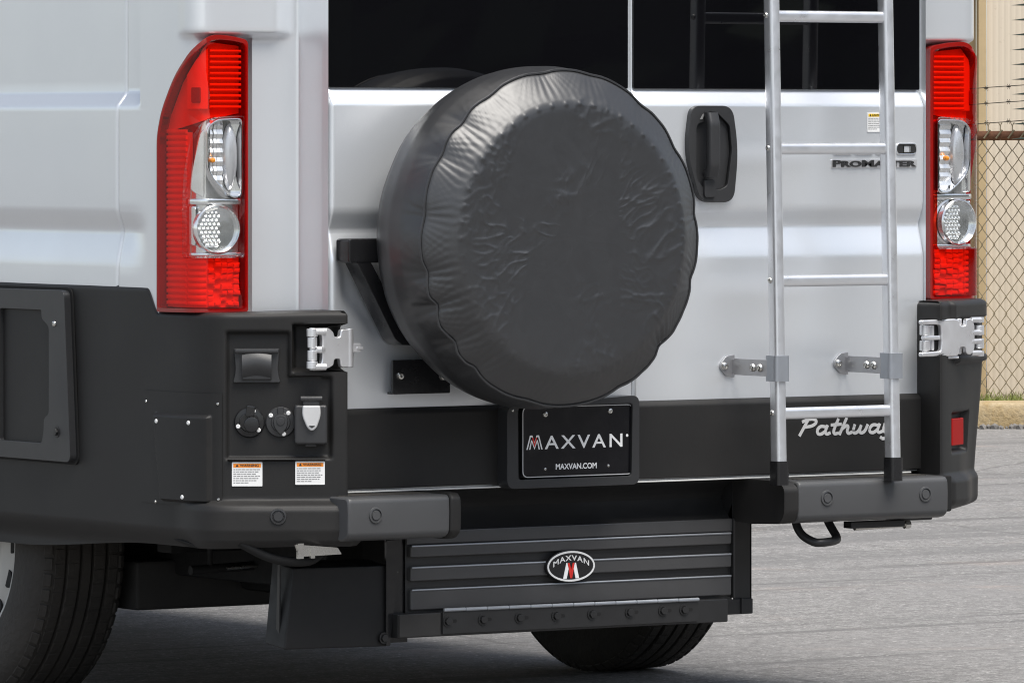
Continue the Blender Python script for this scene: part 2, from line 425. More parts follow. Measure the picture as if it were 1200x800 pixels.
# grass: many blades in one object
vs, fs = [], []
for i in range(52000):
    x = random.uniform(-10, 10); y = .17+abs(random.gauss(0, .6)); h = random.uniform(.03, .075)*(1+.5*noise.noise((x*1.5, y, 0)))
    a = random.uniform(0, 6.28); wd = .004; lx, ly = random.gauss(0, .02), random.gauss(0, .02); z0 = .065
    n0 = len(vs); dx, dy = math.cos(a)*wd, math.sin(a)*wd
    vs += [loc(x-dx, y-dy, z0), loc(x+dx, y+dy, z0), loc(x+lx, y+ly, z0+h)]; fs.append((n0, n0+1, n0+2))
me = bpy.data.meshes.new('grass'); me.from_pydata(vs, [], fs); me.materials.append(M['grass'])
o = link('grass', me); o['kind'] = 'stuff'; o['label'] = 'strip of green grass between the kerb and the chain link fence'; o['category'] = 'grass'
# grit lying along the foot of the kerb
gv = B()
for i in range(420):
    x = random.uniform(0, 5); r = random.choice([.008, .011, .015, .02]); b = bmesh.new(); bmesh.ops.create_icosphere(b, subdivisions=1, radius=r)
    for v in b.verts: v.co *= random.uniform(.75, 1.2)
    gv.merge(b, Matrix.Translation(loc(x, -abs(random.gauss(.0, .03))-.004, r*.35)))
o = gv.build('grit', 'stone', smooth=0); o['kind'] = 'stuff'; o['label'] = 'loose dark grit along the foot of the kerb'; o['category'] = 'gravel'

# chain link fence
fence = empty('chain_link_fence', loc(0, .55, 0), R_(-YAW), 'weathered chain link fence with rusty top rail and three barbed wire strands', 'fence')
FX0, FX1, FZ0, FZ1, DW, DH = -7.49, 8.0, .03, 1.285, .0535, .076
wm = B(); bmw = wm.bm
nseg = int((FZ1-FZ0)/(DH/2))
for i in range(int((FX1-FX0)/DW)):
    x0 = FX0+i*DW; ph = random.uniform(-.002, .002)
    pts = []
    for j in range(nseg+1):
        xx = x0+(DW*.52 if j % 2 else -DW*.02)+ph+.003*noise.noise((x0*4, j*.3, 2))
        pts.append((xx, .004 if j % 2 else -.004, FZ0+j*DH/2+.004*noise.noise((x0*3, j*.21, 7))))
    rings = []
    for p in pts:
        rings.append([bmw.verts.new((p[0]+.0031*math.cos(q), p[1]+.0031*math.sin(q), p[2])) for q in (0, 2.09, 4.19)])
    # second strand, mirrored, makes the diamonds
    r2 = [[bmw.verts.new((2*x0+DW*.5-p[0]+DW*.5+.0031*math.cos(q), -p[1]+.0031*math.sin(q), p[2])) for q in (0, 2.09, 4.19)] for p in pts]
    for rr in (rings, r2):
        for A, C in zip(rr, rr[1:]):
            for j in range(3): bmw.faces.new((A[j], A[(j+1) % 3], C[(j+1) % 3], C[j]))
o = wm.build('wire_mesh', 'wire', fence); o['kind'] = 'stuff'
b_ = B()
for i in range(int((FX1-FX0)/DW)):   # twisted ends above the rail
    x = FX0+(i+.5)*DW
    b_.tube([(x, -.012, 1.255), (x, -.012, 1.318)], .0022, 4); b_.tube([(x, -.012, 1.318), (x-.009, -.012, 1.335)], .0018, 4); b_.tube([(x, -.012, 1.318), (x+.009, -.012, 1.335)], .0018, 4)
    b_.tube([(x-.02, -.026, 1.262), (x+.008, -.026, 1.30)], .004, 4)
o = b_.build('wire_twist', 'wire', fence); o['kind'] = 'stuff'
B().tube([(FX0, .0, 1.27), (0, .0, 1.262), (4, .0, 1.285), (FX1, .0, 1.29)], .021, 12).build('top_rail', 'rust', fence)
for i, x in enumerate((-7.4, -5.2, -2.4, .25, 3.1, 5.9)):
    B().tube([(x, .045, -.05), (x, .045, 1.62)], .027, 12).build('fence_post', 'wire', fence)
for zb in (1.338, 1.425, 1.492):
    s_ = B(); P = [(x, .012*noise.noise((x*.8, zb, 0)), zb+.075*(max(1, min(x, 4))-2.2)+.006*noise.noise((x*2, zb*9, 3))) for x in frange(FX0, FX1, .08)]
    s_.tube(P, .0019, 4)
    for q in range(int((FX1-FX0)/.105)):
        x = FX0+.04+q*.105+.02*noise.noise((q, zb, 1)); z = zb+.075*(max(1, min(x, 4))-2.2)
        for dz in (1, -1): s_.tube([(x-.006, -.006, z-.011*dz), (x+.006, .006, z+.011*dz)], .0014, 4)
        s_.tube([(x-.009, 0, z), (x+.009, 0, z)], .0036, 5)
    s_.build('barbed_wire', 'barb', fence)

# slatted green screen standing in front of the fence, right edge of the view
scr = empty('green_slat_screen', loc(2.62, .30, 0), R_(-YAW), 'dark green stack of tapered slats on a post by the fence', 'screen')
B().box((-.03, -.03, 0), (.03, .03, 2.3), bev=.006).build('post', 'green', scr)
bl = B(); bl.prism([(-.425, -.002), (-.36, .007), (0, .011), (0, -.006), (-.34, -.005)], -.02, .02, frame((0, 0, 0), (1, 0, 0), (0, -1, 0)), bev=.002)
blm = bl.mesh('slat', 'green')
for i in range(16): put('slat', blm, scr, Matrix.Translation((0, -.055+.002*(i % 3), 1.262+i*.0652)))

# tan metal clad building behind the fence
bw = empty('metal_building', loc(2.155, 1.7, 0), R_(-YAW), 'tan building clad in vertical ribbed metal siding behind the fence', 'building')
pn = B(); us = []; x = 0
P = []
while x < .78-1e-6:
    P += [(x, 0), (x+.009, -.0012), (x+.0175, -.0012), (x+.026, 0)]; x += .0265
P.append((.795, 0))
pn.grid(lambda u, v: (P[u][0], P[u][1], v), range(len(P)), [-.1, 1.2, 2.6, 4.2])
pm = pn.mesh('siding_panel', 'siding', smooth=0)
for i in range(11): put('siding_panel', pm, bw, Matrix.Translation((.035+i*.798, -.002*(i % 2), 0)))
B().box((-.006, -.03, -.1), (.03, .1, 4.2), bev=.004).build('corner_trim', 'trim', bw)
B().box((-7.0, .11, -.1), (-.008, .2, 1.93)).build('side_wall', 'trim', bw)
B().box((-7.0, .02, 1.93), (-.008, .2, 4.2), bev=.004).build('fascia', 'brown', bw)
B().box((-7.0, -.2, 4.2), (9.2, 3.0, 4.4), bev=.01).build('roof', 'brown', bw)
B().box((8.9, 0.0, -.1), (9.1, 3., 4.2)).build('end_wall', 'trim', bw)

# wood on the far side of the yard, behind the photographer
vs, fs = [], []
for i in range(24000):
    a = R_(random.uniform(96, 196)); rr = random.gauss(64, 5)
    cx_, cy_ = math.sin(a)*rr, math.cos(a)*rr
    top = 12+4*noise.noise((a*9, 0, 0))+2*noise.noise((a*31, 1, 0)); z = random.uniform(0, 1)**.8*top; s0 = random.uniform(.5, 1.2)
    n0 = len(vs); q = Vector((random.gauss(0, 1), random.gauss(0, 1), random.gauss(0, 1))).normalized(); u = q.orthogonal().normalized()*s0; v = q.cross(u).normalized()*s0
    c0 = Vector((cx_, cy_, z)); vs += [c0-u, c0-v*.6, c0+u, c0+v*.6]; fs.append((n0, n0+1, n0+2, n0+3))
me = bpy.data.meshes.new('woodland'); me.from_pydata(vs, [], fs); me.materials.append(M['leaf'])
o = link('woodland', me); o['kind'] = 'stuff'; o['label'] = 'dark wood on the far side of the yard'; o['category'] = 'woodland'

# ================================================================== VAN
van = empty('camper_van', (0, 0, 0), 0, 'silver camper van with black lower cladding, covered spare wheel and ladder on its rear doors', 'van')
SIDE_PROF = [(.86, 0), (.985, 0), (1.005, -.0010), (1.030, -.0050), (1.060, -.0120), (1.075, -.0145), (1.085, -.0140), (1.105, -.0060), (1.118, -.0018), (1.135, 0), (1.340, 0), (1.347, -.0015), (1.372, -.021), (1.378, -.023), (2.6, -.023)]
SZ = [.86, .93, 1.0, 1.012, 1.022, 1.045, 1.068, 1.075, 1.082, 1.09, 1.105, 1.118, 1.124, 1.13, 1.2, 1.27, 1.335, 1.342, 1.347, 1.352, 1.360, 1.368, 1.373, 1.378, 1.40, 1.5, 1.6, 1.8, 2.1, 2.4]
def side_pt(side, y, z, fade=1.0, edge=0.): return (XC-side*(-(1.041+lerp_profile(SIDE_PROF, z)*fade-edge)), y, z)
for side in (-1, 1):
    # long side panel
    ys = [.4392, .4400, .4415, .4435, .446, .4495, .55, .7, .9, 1.2, 1.8, 2.6, 3.6, 4.6, 5.2]
    def fp(u, v):
        e = .010*max(0, 1-(u-.4392)/.008)**2
        return side_pt(side, u, v, 1, e)
    s_ = B(); s_.grid(fp, ys, SZ); s_.build('side_panel', 'paint', van, smooth=50)
    # corner panel round to the door edge, pocket for the lamp sunk in it
    LO = [(.4483, .909), (.4483, 1.281), (.4306, 1.335), (.3782, 1.4075), (.3123, 1.4646), (.2753, 1.4966), (.2272, 1.4933), (.1840, 1.4846), (.1840, .911)]
    def lamp_left_edge(z): return lerp_profile([(.9, .4483), (1.281, .4483), (1.335, .4306), (1.4075, .3782), (1.4646, .3123), (1.4966, .2753)], z)
    Lb = BODY.l[-1]
    ss = sorted(set([round(q, 4) for q in frange(0, .09, .010)+frange(.09, .13, .003)+frange(.135, .53, .005)+frange(.53, Lb-.006, .006)+[Lb-.0060, Lb-.004, Lb-.0025, Lb-.0015]]))
    zz = sorted(set(SZ+frange(.88, 1.53, .008)))
    def fc(s, z):
        yy = BODY.at(s)[1] if s > .40 else 0
        fl = smooth01(.345, .352, yy) if z > 1.345 else smooth01(.30, .40, yy)
        if z > 1.12 and z <= 1.345: fl = smooth01(.30, .40, yy)
        w_ = lerp_profile(SIDE_PROF, z)*fl
        if .206 < s < lamp_left_edge(z)+.019 and .90 < z < 1.484: w_ -= .032
        # brow over the lamp
        br = smooth01(1.487, 1.502, z)*smooth01(.105, .165, s)*(1-smooth01(.31, .40, s)); w_ += .024*br
        w_ -= .006*max(0, 1-(Lb-.0015-s)/.0045)**2 if s > Lb-.006 else 0
        x, y = BODY.at(s, w_); return (XC-side*x+(.026*max(0, 1-s/.10) if side > 0 else 0), y+(.004 if s < .02 else 0), z)
    s_ = B(); s_.grid(fc, ss, zz); s_.build('corner_panel', 'paint', van, smooth=50)
# roof, bulkhead, floor
B().box((XC-.99, .06, 2.39), (XC+.99, 5.2, 2.52), bev=.05, seg=3).build('roof', 'paint', van)
B().box((XC-.98, 5.15, .18), (XC+.98, 5.2, 2.39)).build('bulkhead', 'under', van)
B().box((XC-.96, .16, .50), (XC+.96, 5.15, .56)).build('floor_pan', 'under', van)
B().box((XC-.75, .045, .56), (XC+.77, .06, 2.39)).build('inner_frame', 'under', van)

# rear doors -------------------------------------------------------
DP = [(.531, 0), (1.010, 0), (1.022, .001), (1.078, .0165), (1.086, .0175), (1.120, .002), (1.134, 0), (1.338, -.002), (1.349, -.0025), (1.353, -.0005), (1.381, .0175), (1.386, .0185), (2.38, .0185)]
DZ = [.531, .60, .70, .8, .9, .98, 1.0, 1.010, 1.022, 1.04, 1.06, 1.075, 1.082, 1.088, 1.10, 1.114, 1.122, 1.134, 1.2, 1.28, 1.338, 1.345, 1.350, 1.355, 1.365, 1.375, 1.381, 1.386, 1.40, 1.5, 1.7, 2.0, 2.38]
def door(x0, x1, pocket):
    e = [0, .0006, .002, .0045, .008]
    xs = [x0+q for q in e]+[q for q in frange(x0+.012, x1-.012, .012)]+[x1-q for q in e[::-1]]
    zz = sorted(set(DZ+(frange(.80, 1.1, .012) if pocket else [])))
    def f(x, z):
        y = lerp_profile(DP, z); d_ = min(x-x0, x1-x); y += .010*max(0, 1-d_/.008)**2.2
        if pocket:   # moulded hollow behind the wheel carrier
            cxx = -.665; q = smooth01(-.745, -.725, x)*(1-smooth01(-.60, -.5, x))
            zlo = .84+max(0, (-.66-x))*.9
            y += .014*q*smooth01(zlo, zlo+.05, z)*(1-smooth01(1.04, 1.065, z))
        return (x, y, z)
    b = B(); b.grid(f, xs, zz)
    # returns of the shell at its vertical edges
    for xe, sg in ((x0, 1), (x1, -1)):
        b.grid(lambda u, v: (xe+sg*.001*u, lerp_profile(DP, v)+.010+.03*u, v), [0, 1], zz)
    return b.build('rear_door', 'paint', van, smooth=45)
dl = door(-.768, .0146, True); dr = door(.0174, .814, False)
def window(x0, x1, par):
    b = B(); b.prism(rpoly(rect(x0, 1.3845, x1, 2.25), .004), 0, .006, rear(.0175), bev=.0015); return b.build('window', 'glass', par)
window(-.764, .0085, dl); window(.0235, .8085, dr)
for par, x0, x1 in ((dl, -.768, .0146), (dr, .0174, .797)):
    # black lower band, wedge-topped, and the pale hem under it
    b = B(); pr_ = [(-.010, .5345), (-.0135, .537), (-.0145, .60), (-.0145, .690), (-.0125, .697), (-.003, .7045), (.004, .7045), (.004, .5345)]
    b.grid(lambda u, v: (u, pr_[v][0], pr_[v][1]), frange(x0-.004, x1, .1), list(range(len(pr_)))); b.build('lower_band', 'clad', par, smooth=40)
    B().box((x0, -.0115, .5272), (x1-(.0 if par is dl else .03), .03, .5308), bev=.001).build('door_hem', 'door_hem', par)

# screws and bolts, shared meshes, local axis +w outwards
def screw_mesh(r, h, mat):
    b = B(); b.lathe([(0, 0), (r, 0), (r*1.0, h*.3), (r*.8, h*.8), (r*.45, h), (r*.42, h*.75), (0, h*.7)], n=16); return b.mesh('screw', mat)
SCR = screw_mesh(.0065, .0045, 'steel'); RIV = screw_mesh(.0048, .003, 'white'); RIVS = screw_mesh(.0034, .0025, 'steel'); BOLT = screw_mesh(.009, .007, 'steel')
hx = B(); hx.prism(circ(.0085, 6), 0, .007, bev=.001); hx.lathe([(.0001, 0), (.0125, 0), (.0125, .002), (.0085, .002)], n=16); HEX = hx.mesh('bolt', 'steel_black', smooth=25)

# licence plate ----------------------------------------------------
fr_ = B(); fr_.prism(rpoly([(-.352, .526), (-.006, .526), (-.006, .720), (-.352, .704)], .02, 6), -.004, .036, rear(-.016), holes=[rpoly([(-.323, .545), (-.027, .545), (-.024, .703), (-.324, .699)], .008)], bev=.006, seg=3)
fr_.prism(rpoly(rect(-.33, .535, -.02, .71), .01), 0, .006, rear(-.0145))
plate_frame = fr_.build('plate_frame', 'plastic', van)
lp = B(); lp.prism(rpoly(rect(-.3085, .5485, -.0185, .7005), .014, 5), 0, .0022, rear(-.0430), bev=.0008)
plate = lp.build('licence_plate', 'plate', van)
PF = rear(-.0452)
bd = B(); bd.prism(rpoly(rect(-.3085, .5485, -.0185, .7005), .014, 5), 0, .0008, rear(-.0449), holes=[rpoly(rect(-.3065, .5505, -.0205, .6985), .013, 5)]); bd.build('plate_rim', 'silverprint', plate)
tx = B(); tx.merge(text('AXVAN', -.2505, .6085, -.0470, .6375, .0008, PF, spacing=1.25, bold=.006)); tx.build('lettering', 'platewhite', plate, smooth=0)
tx = B(); tx.merge(text('MAXVAN.COM', -.2220, .5640, -.1150, .5765, .0008, PF, bold=.02)); tx.build('lettering', 'platewhite', plate, smooth=0)
tx = B(); tx.prism(circ(.0032, 14, (-.0345, .633)), 0, .0008, PF); tx.build('lettering', 'platewhite', plate, smooth=0)
def chev(bw_, br_, u0, u1, v0, v1, Mx):
    """letter M: white outer strokes with a red V between them"""
    W_ = u1-u0; H = v1-v0; P_ = lambda a, c: (u0+a*W_, v0+c*H)
    bw_.prism([P_(0, 0), P_(.10, 0), P_(.30, .80), P_(.50, .28), P_(.70, .80), P_(.90, 0), P_(1, 0), P_(.78, 1), P_(.66, 1), P_(.50, .52), P_(.34, 1), P_(.22, 1)], 0, .0008, Mx)
    br_.prism([P_(.17, 0), P_(.27, 0), P_(.31, .50), P_(.46, .04), P_(.54, .04), P_(.69, .50), P_(.73, 0), P_(.83, 0), P_(.72, .72), P_(.66, .72), P_(.50, .24), P_(.34, .72), P_(.28, .72)], 0, .0008, Mx)
def emblem_m(par, u0, u1, v0, v1, Mx, outline=True):
    W_ = u1-u0; H = v1-v0; P_ = lambda a, c: (u0+a*W_, v0+c*H)
    a_ = B(); r_ = B()
    if outline:
        for f in (0, 1):
            q = lambda x: x if not f else 1-x
            a_.prism([P_(q(0), 0), P_(q(.07), 0), P_(q(.27), .88), P_(q(.34), .88), P_(q(.50), .40), P_(q(.50), .52), P_(q(.37), 1), P_(q(.22), 1)], 0, .0008, Mx)
            a_.prism([P_(q(.17), 0), P_(q(.24), 0), P_(q(.33), .56), P_(q(.50), 0), P_(q(.50), .12), P_(q(.35), .66), P_(q(.30), .66)], 0, .0008, Mx)
        r_.prism([P_(.35, .84), P_(.50, .18), P_(.65, .84), P_(.58, .84), P_(.50, .42), P_(.42, .84)], 0, .0012, Mx)
    else:
        for f in (0, 1):
            q = lambda x: x if not f else 1-x
            a_.prism([P_(q(0), 0), P_(q(.22), 0), P_(q(.34), .62), P_(q(.26), 1), P_(q(.20), 1)], 0, .0008, Mx)
            r_.prism([P_(q(.29), 1), P_(q(.40), 1), P_(q(.505), .52), P_(q(.505), .02), P_(q(.44), .02), P_(q(.36), .52)], 0, .0010, Mx)
    a_.build('lettering', 'platewhite', par, smooth=0); r_.build('lettering', 'redink', par, smooth=0)
emblem_m(plate, -.2985, -.2565, .6085, .6390, PF)
for u, v in ((-.2498, .6835), (-.0797, .6869)): put('screw', SCR, plate, rear(-.045, u, v))
for u, v in ((-.2498, .5659), (-.0842, .5686)): put('screw', RIVS, plate, rear(-.045, u, v))
put('screw', RIVS, plate_frame, rear(-.051, -.338, .694))

# spare wheel in its cover -----------------------------------------
SPX, SPZ = -.3640, 1.0665
def bumpy(a, s): return math.exp(-(a/s)**2)
PINCH = [(192, 5, .010), (204, 4, .013), (218, 5, .011), (172, 6, .006), (150, 5, .006), (136, 5, .007), (121, 6, .005), (231, 5, .008), (318, 5, .010), (345, 5, .007), (8, 5, .006), (33, 6, .005), (54, 5, .005), (78, 6, .003), (98, 6, .004), (295, 6, .004), (256, 7, .004)]
PROFC = [(.250, -.050), (.315, -.060), (.343, -.085), (.358, -.120), (.3645, -.165), (.3635, -.205), (.3585, -.245), (.3545, -.266), (.3535, -.270), (.3520, -.2725), (.3490, -.2760), (.335, -.2865), (.318, -.2985), (.302, -.3095), (.292, -.3155), (.283, -.3185), (.272, -.3200), (.262, -.3203), (.250, -.3203), (.23, -.3203)]
tt = [0.]
for a, b in zip(PROFC, PROFC[1:]): tt.append(tt[-1]+math.dist(a, b))
def prof_at(t_):
    for i in range(len(tt)-1):
        if t_ <= tt[i+1]:
            f = (t_-tt[i])/(tt[i+1]-tt[i]); a, b = PROFC[i], PROFC[i+1]; return a[0]+(b[0]-a[0])*f, a[1]+(b[1]-a[1])*f
    return PROFC[-1]
T_SEAM = tt[8]
def spare_pt(r, y, th, t_):
    deg = math.degrees(th) % 360
    ds = t_-T_SEAM; dr = 0.; dyy = 0.
    for a, s, am in PINCH:
        d_ = (deg-a+180) % 360-180
        fall = math.exp(-(ds/.045)**2)
        dr -= am*bumpy(d_, s*.75)*fall
        # folds fanning out of each pinch
        if abs(d_) < 22:
            fan = math.exp(-(ds/.09)**2)*math.exp(-(d_/11)**2)
            ph = d_/(1.2+min(abs(ds), .06)*28); fan *= smooth01(.105, .05, abs(ds))
            dyy += am*.13*math.sin(ph*5.2+a)*fan*smooth01(.0, .012, abs(ds)); dr += am*.06*math.sin(ph*4.1+a*2)*fan
    x0, z0 = r*math.cos(th), r*math.sin(th)
    dr += .0022*noise.noise((math.cos(th)*2.2, math.sin(th)*2.2, 3))*math.exp(-(ds/.12)**2)
    if r > .30 and ds < 0: dr += .003*noise.noise((math.cos(th)*3, math.sin(th)*3, t_*9+4))
    if r < .34 and y < -.28:
        q = Vector((x0*11, z0*11, 1.7)); wv = noise.noise_vector(q*.6)*.9
        n1 = noise.noise(Vector((x0*15+z0*9, z0*34-x0*8, 0))+wv*1.7)
        n2 = noise.noise(Vector((x0*70-z0*62, z0*66+x0*34, 5))+wv*3.4)
        n3_ = noise.noise(Vector((x0*30-z0*22, z0*13+x0*14, 8))+wv*1.4)
        ridge = .6*(1-abs(n1))**9+.5*(1-abs(n3_))**10
        msk = .10+1.1*smooth01(.05, .40, noise.noise((x0*7+3.1, z0*7-1.2, 9))+.25*(abs(x0) > .12)+.15*(z0 < -.12))
        edge = 1-smooth01(.27, .33, r)
        dyy -= (.0023*ridge*msk+.0003*n2*msk)*edge
        dyy += .0012*noise.noise((x0*5, z0*5, 2))
        # stitch puckers round the inner ring
        sp = math.degrees(th)/7.2; near = abs(sp-round(sp))*7.2
        dyy -= .0030*bumpy(near*math.pi/180*.28, .0036)*bumpy(r-.284, .0040)*(1 if -30 < (deg if deg < 180 else deg-360) < 225 and 80 > 0 else .5)
    else:
        dyy += .0012*noise.noise((x0*20, z0*20, t_*10))
    rr = r+dr
    return (SPX+rr*math.cos(th), y+dyy, SPZ+rr*math.sin(th))
NTH = 520
ths = [2*math.pi*i/NTH for i in range(NTH+1)]
ts = frange(0, tt[8]-.012, .007)+frange(tt[8]-.010, tt[8]+.012, .0022)+frange(tt[8]+.015, tt[-1], .0042)
sp = B(); bmS = bmesh.new(); ringsV = []
for t_ in ts:
    r, y = prof_at(t_); ringsV.append([bmS.verts.new(spare_pt(r, y, th, t_)) for th in ths[:-1]])
for r in frange(.226, .006, .0042):
    ringsV.append([bmS.verts.new(spare_pt(r, -.3203, th, tt[-1]+.23-r)) for th in ths[:-1]])
for A, C in zip(ringsV, ringsV[1:]):
    for j in range(NTH): bmS.faces.new((A[j], A[(j+1) % NTH], C[(j+1) % NTH], C[j]))
bmS.faces.new(ringsV[-1])
sp.merge(bmS); spare = sp.build('spare_wheel_cover', 'vinyl', van, smooth=80)
pp = B(); pp.tube([(lambda p: (SPX+(p[0]-SPX)*1.006, p[1]-.001, SPZ+(p[2]-SPZ)*1.006))(spare_pt(.3535, -.270, th, T_SEAM)) for th in ths[:-1:2]], .0030, 6, closed=True); pp.build('piping', 'vinyl', spare)
# carrier
cr = B(); cr.prism(rpoly(rect(-.757, 1.014, -.50, 1.0655), .008), 0, .05, rear(-.006), bev=.005)
cr.prism(rpoly([(-.735, 1.016), (-.700, 1.016), (-.600, .853), (-.50, .853), (-.50, .835), (-.622, .839), (-.640, .852)], .006), .0, .05, rear(-.004), bev=.004)
cr.box((-.52, -.10, .93), (-.32, .0, 1.2), bev=.01)
carrier = cr.build('wheel_carrier', 'gloss_black', van)
b = B(); b.prism(rpoly(rect(-.6245, .7335, -.479, .8065), .003), 0, .006, rear(-.016), bev=.001); b.box((-.6245, -.016, .7335), (-.479, -.0, .738)); mp = b.build('mounting_plate', 'gloss_black', van)
for u, v in ((-.607, .7732), (-.4985, .770)): put('bolt', BOLT, mp, rear(-.022, u, v))

# ladder -----------------------------------------------------------
lad = bpy.data.objects.new('ladder', None); col.objects.link(lad); lad.parent = van
def rail_section(w_, d_, r): return rpoly(rect(-w_/2, -d_/2, w_/2, d_/2), r, 4)
RX = (.2945, .6065)
def rail_y(z): return -.155+(z-.52)*.027
for x in RX:
    b = B(); z0, z1 = .566, 2.2
    Mx = Matrix.Translation((x, rail_y(z0), z0)) @ Matrix.Shear('XY', 4, (0, (rail_y(z1)-rail_y(z0))/(z1-z0)))
    b.prism(rail_section(.027, .034, .011), 0, z1-z0, Mx); b.build('rail', 'alu', lad, smooth=40)
    b = B(); b.prism(rpoly(rect(-.0165, -.0195, .0165, .0195), .012, 4), .0, .052, Matrix.Translation((x, rail_y(.52), .5205))); 
    b.build('foot_cap', 'gloss_black', lad, smooth=40)
    b = B(); b.prism(rpoly(rect(-.0200, -.0225, .0200, .0225), .012, 4), 0, .056, Matrix.Translation((x, rail_y(.77), .7465))); b.build('clamp', 'bracket', lad, smooth=40)
    # strap from the clamp to a foot on the door
    b = B(); ys_ = rail_y(.77)
    b.box((x-.0200, ys_+.012, .757), (x-.0165, -.014, .793), bev=.0008)
    b.box((x-.0195, -.022, .760), (x-.0160, -.002, .790))
    b.prism(rpoly([(x-.055, .776), (x-.034, .798), (x-.012, .801), (x-.012, .751), (x-.034, .754)], [.012, .004, .002, .002, .004]), 0, .005, rear(-.001), bev=.001)
    br = b.build('wall_bracket', 'bracket_steel', lad)
    put('bolt', BOLT, lad, rear(-.006, x-.040, .776))
    Ml = frame((x-.020, ys_+.062, .775), (0, -1, 0), (-1, 0, 0))
    put('bolt', BOLT, lad, Ml); put('bolt', BOLT, lad, frame((x-.020, ys_+.036, .775), (0, -1, 0), (-1, 0, 0)))
for zr in (1.5435, 1.2535, .9645, .6755, 1.8325, 2.12):
    b = B(); y = rail_y(zr)
    b.prism(rail_section(.020, .0255, .0085), 0, RX[1]-RX[0]-.023, Matrix.Translation((RX[0]+.0115, y, zr)) @ Matrix.Rotation(R_(90), 4, 'Y') @ Matrix.Rotation(R_(90), 4, 'Z')); b.build('rung', 'alu', lad, smooth=40)
    put('screw', SCR, lad, frame((RX[0]-.0132, y+.003, zr+.002), (0, -1, 0), (-1, 0, 0)))

# door handle ------------------------------------------------------
HO = rpoly([(.160, 1.348), (.270, 1.348), (.286, 1.250), (.2735, 1.136), (.183, 1.136), (.146, 1.250)], [.022, .028, .12, .028, .03, .12], 8)
HI = rpoly([(.178, 1.310), (.196, 1.312), (.203, 1.335), (.228, 1.333), (.262, 1.305), (.268, 1.250), (.256, 1.172), (.235, 1.163), (.192, 1.166), (.172, 1.190), (.172, 1.300)], .008, 3)
b = B(); b.prism(HO, 0, .020, rear(.004), holes=[HI], bev=.006, seg=3); b.prism(rpoly(rect(.168, 1.163, .270, 1.333), .02), .0035, .0055, rear(0))
hd = b.build('door_handle', 'plastic', van)
b = B(); b.grid(lambda u, v: (HI[u % len(HI)][0], .003+v, HI[u % len(HI)][1]), range(len(HI)+1), [-.014, .002]); b.build('handle_cup', 'plastic', hd)
b = B()
def gripf(u, v):
    f = v; z = 1.333-.141*f; bow = min(1, 1.9*math.sin(math.pi*min(1, max(0, f))))
    sec = rpoly(rect(-.0155, -.010, .0135, .010), .007, 3); p = sec[u % len(sec)]
    return (.2050+p[0], -.026-.008*bow-p[1], z)
b.grid(gripf, range(len(rpoly(rect(-.0155, -.010, .0135, .010), .007, 3))+1), [i/24 for i in range(25)]); b.box((.192, -.030, 1.319), (.216, -.010, 1.3325), bev=.004); b.box((.192, -.030, 1.192), (.216, -.010, 1.206), bev=.004); b.build('handle_grip', 'plastic', hd, smooth=60)
b = B(); b.prism(rpoly(rect(.190, 1.147, .220, 1.186), .008), 0, .006, rear(-.0157), bev=.0015); b.build('lock_cover', 'plastic', hd)
b = B(); b.prism(rpoly([(.181, 1.318), (.189, 1.330), (.196, 1.331), (.196, 1.327), (.190, 1.325), (.187, 1.318)], .001), 0, .002, rear(-.0157)); b.build('handle_mark', 'greyink', hd)

# stickers and badges ----------------------------------------------
def sticker(name, Mx, w_, h_, head, headcol, rows, par, tri=True):
    b = B(); b.prism(rpoly(rect(0, 0, w_, h_), .0015), 0, .0007, Mx); st_ = b.build(name, 'white', par)
    b = B(); b.prism(rect(.003, h_*.78, w_-.003, h_-.003), .0007, .0011, Mx); b.build('header', headcol, st_)
    b = B(); b.merge(text(head, w_*.26, h_*.81, w_*.88, h_*.92, .0004, Mx @ Matrix.Translation((0, 0, .0011)), bold=.02))
    b.prism([(w_*.12, h_*.81), (w_*.22, h_*.81), (w_*.17, h_*.93)], .0011, .0015, Mx); b.build('lettering', 'ink', st_, smooth=0)
    b = B()
    for i in range(rows):
        v = h_*.70-i*(h_*.64/rows); u1 = w_*(.92-.05*((i*7) % 3)) if i < rows-1 else w_*.55
        u = .05*w_
        while u < u1-.003:
            l = random.uniform(.003, .009); b.prism(rect(u, v-h_*.022, min(u1, u+l), v+h_*.012), .0007, .0010, Mx); u += l+.0012
    b.build('small_print', 'greyink', st_, smooth=0); return st_
sticker('caution_sticker', rear(-.0025, .650, 1.2905), .048, .0435, 'CAUTION', 'yellow', 7, dr)
b = B(); b.prism(rpoly([(.5495, 1.2105), (.789, 1.2105), (.789, 1.2195), (.789, 1.2295), (.5495, 1.2295)], .003), 0, .003, rear(-.0005), bev=.001); bdg = b.build('name_badge', 'cast', dr)
b = B(); b.merge(text('ProMaster', .553, 1.2125, .786, 1.2280, .0022, rear(-.0035), caps=.86, bold=.035)); b.build('lettering', 'ink', bdg, smooth=0)
b = B(); b2 = B()
for i, x in enumerate((.5545, .6135, .6725, .7325)):
    o_ = rpoly(rect(x, 1.2395, x+.0545, 1.2655), .008, 3); i_ = rpoly(rect(x+.020, 1.2455, x+.0375, 1.2590), .001)
    b.prism(o_, 0, .004, rear(-.0005), holes=[rpoly(rect(x+.0025, 1.242, x+.052, 1.263), .006, 3)], bev=.0008)
    b2.prism(rpoly(rect(x+.0025, 1.242, x+.052, 1.263), .006, 3), 0, .0022, rear(-.0005), holes=[i_])
    b.prism(rect(x+.018, 1.2435, x+.020, 1.261), 0, .0035, rear(-.0005)); b.prism(rect(x+.0375, 1.2435, x+.0392, 1.261), 0, .0035, rear(-.0005))
nb = b.build('number_badge', 'chrome', dr); b2.build('number_inlay', 'ink', nb)
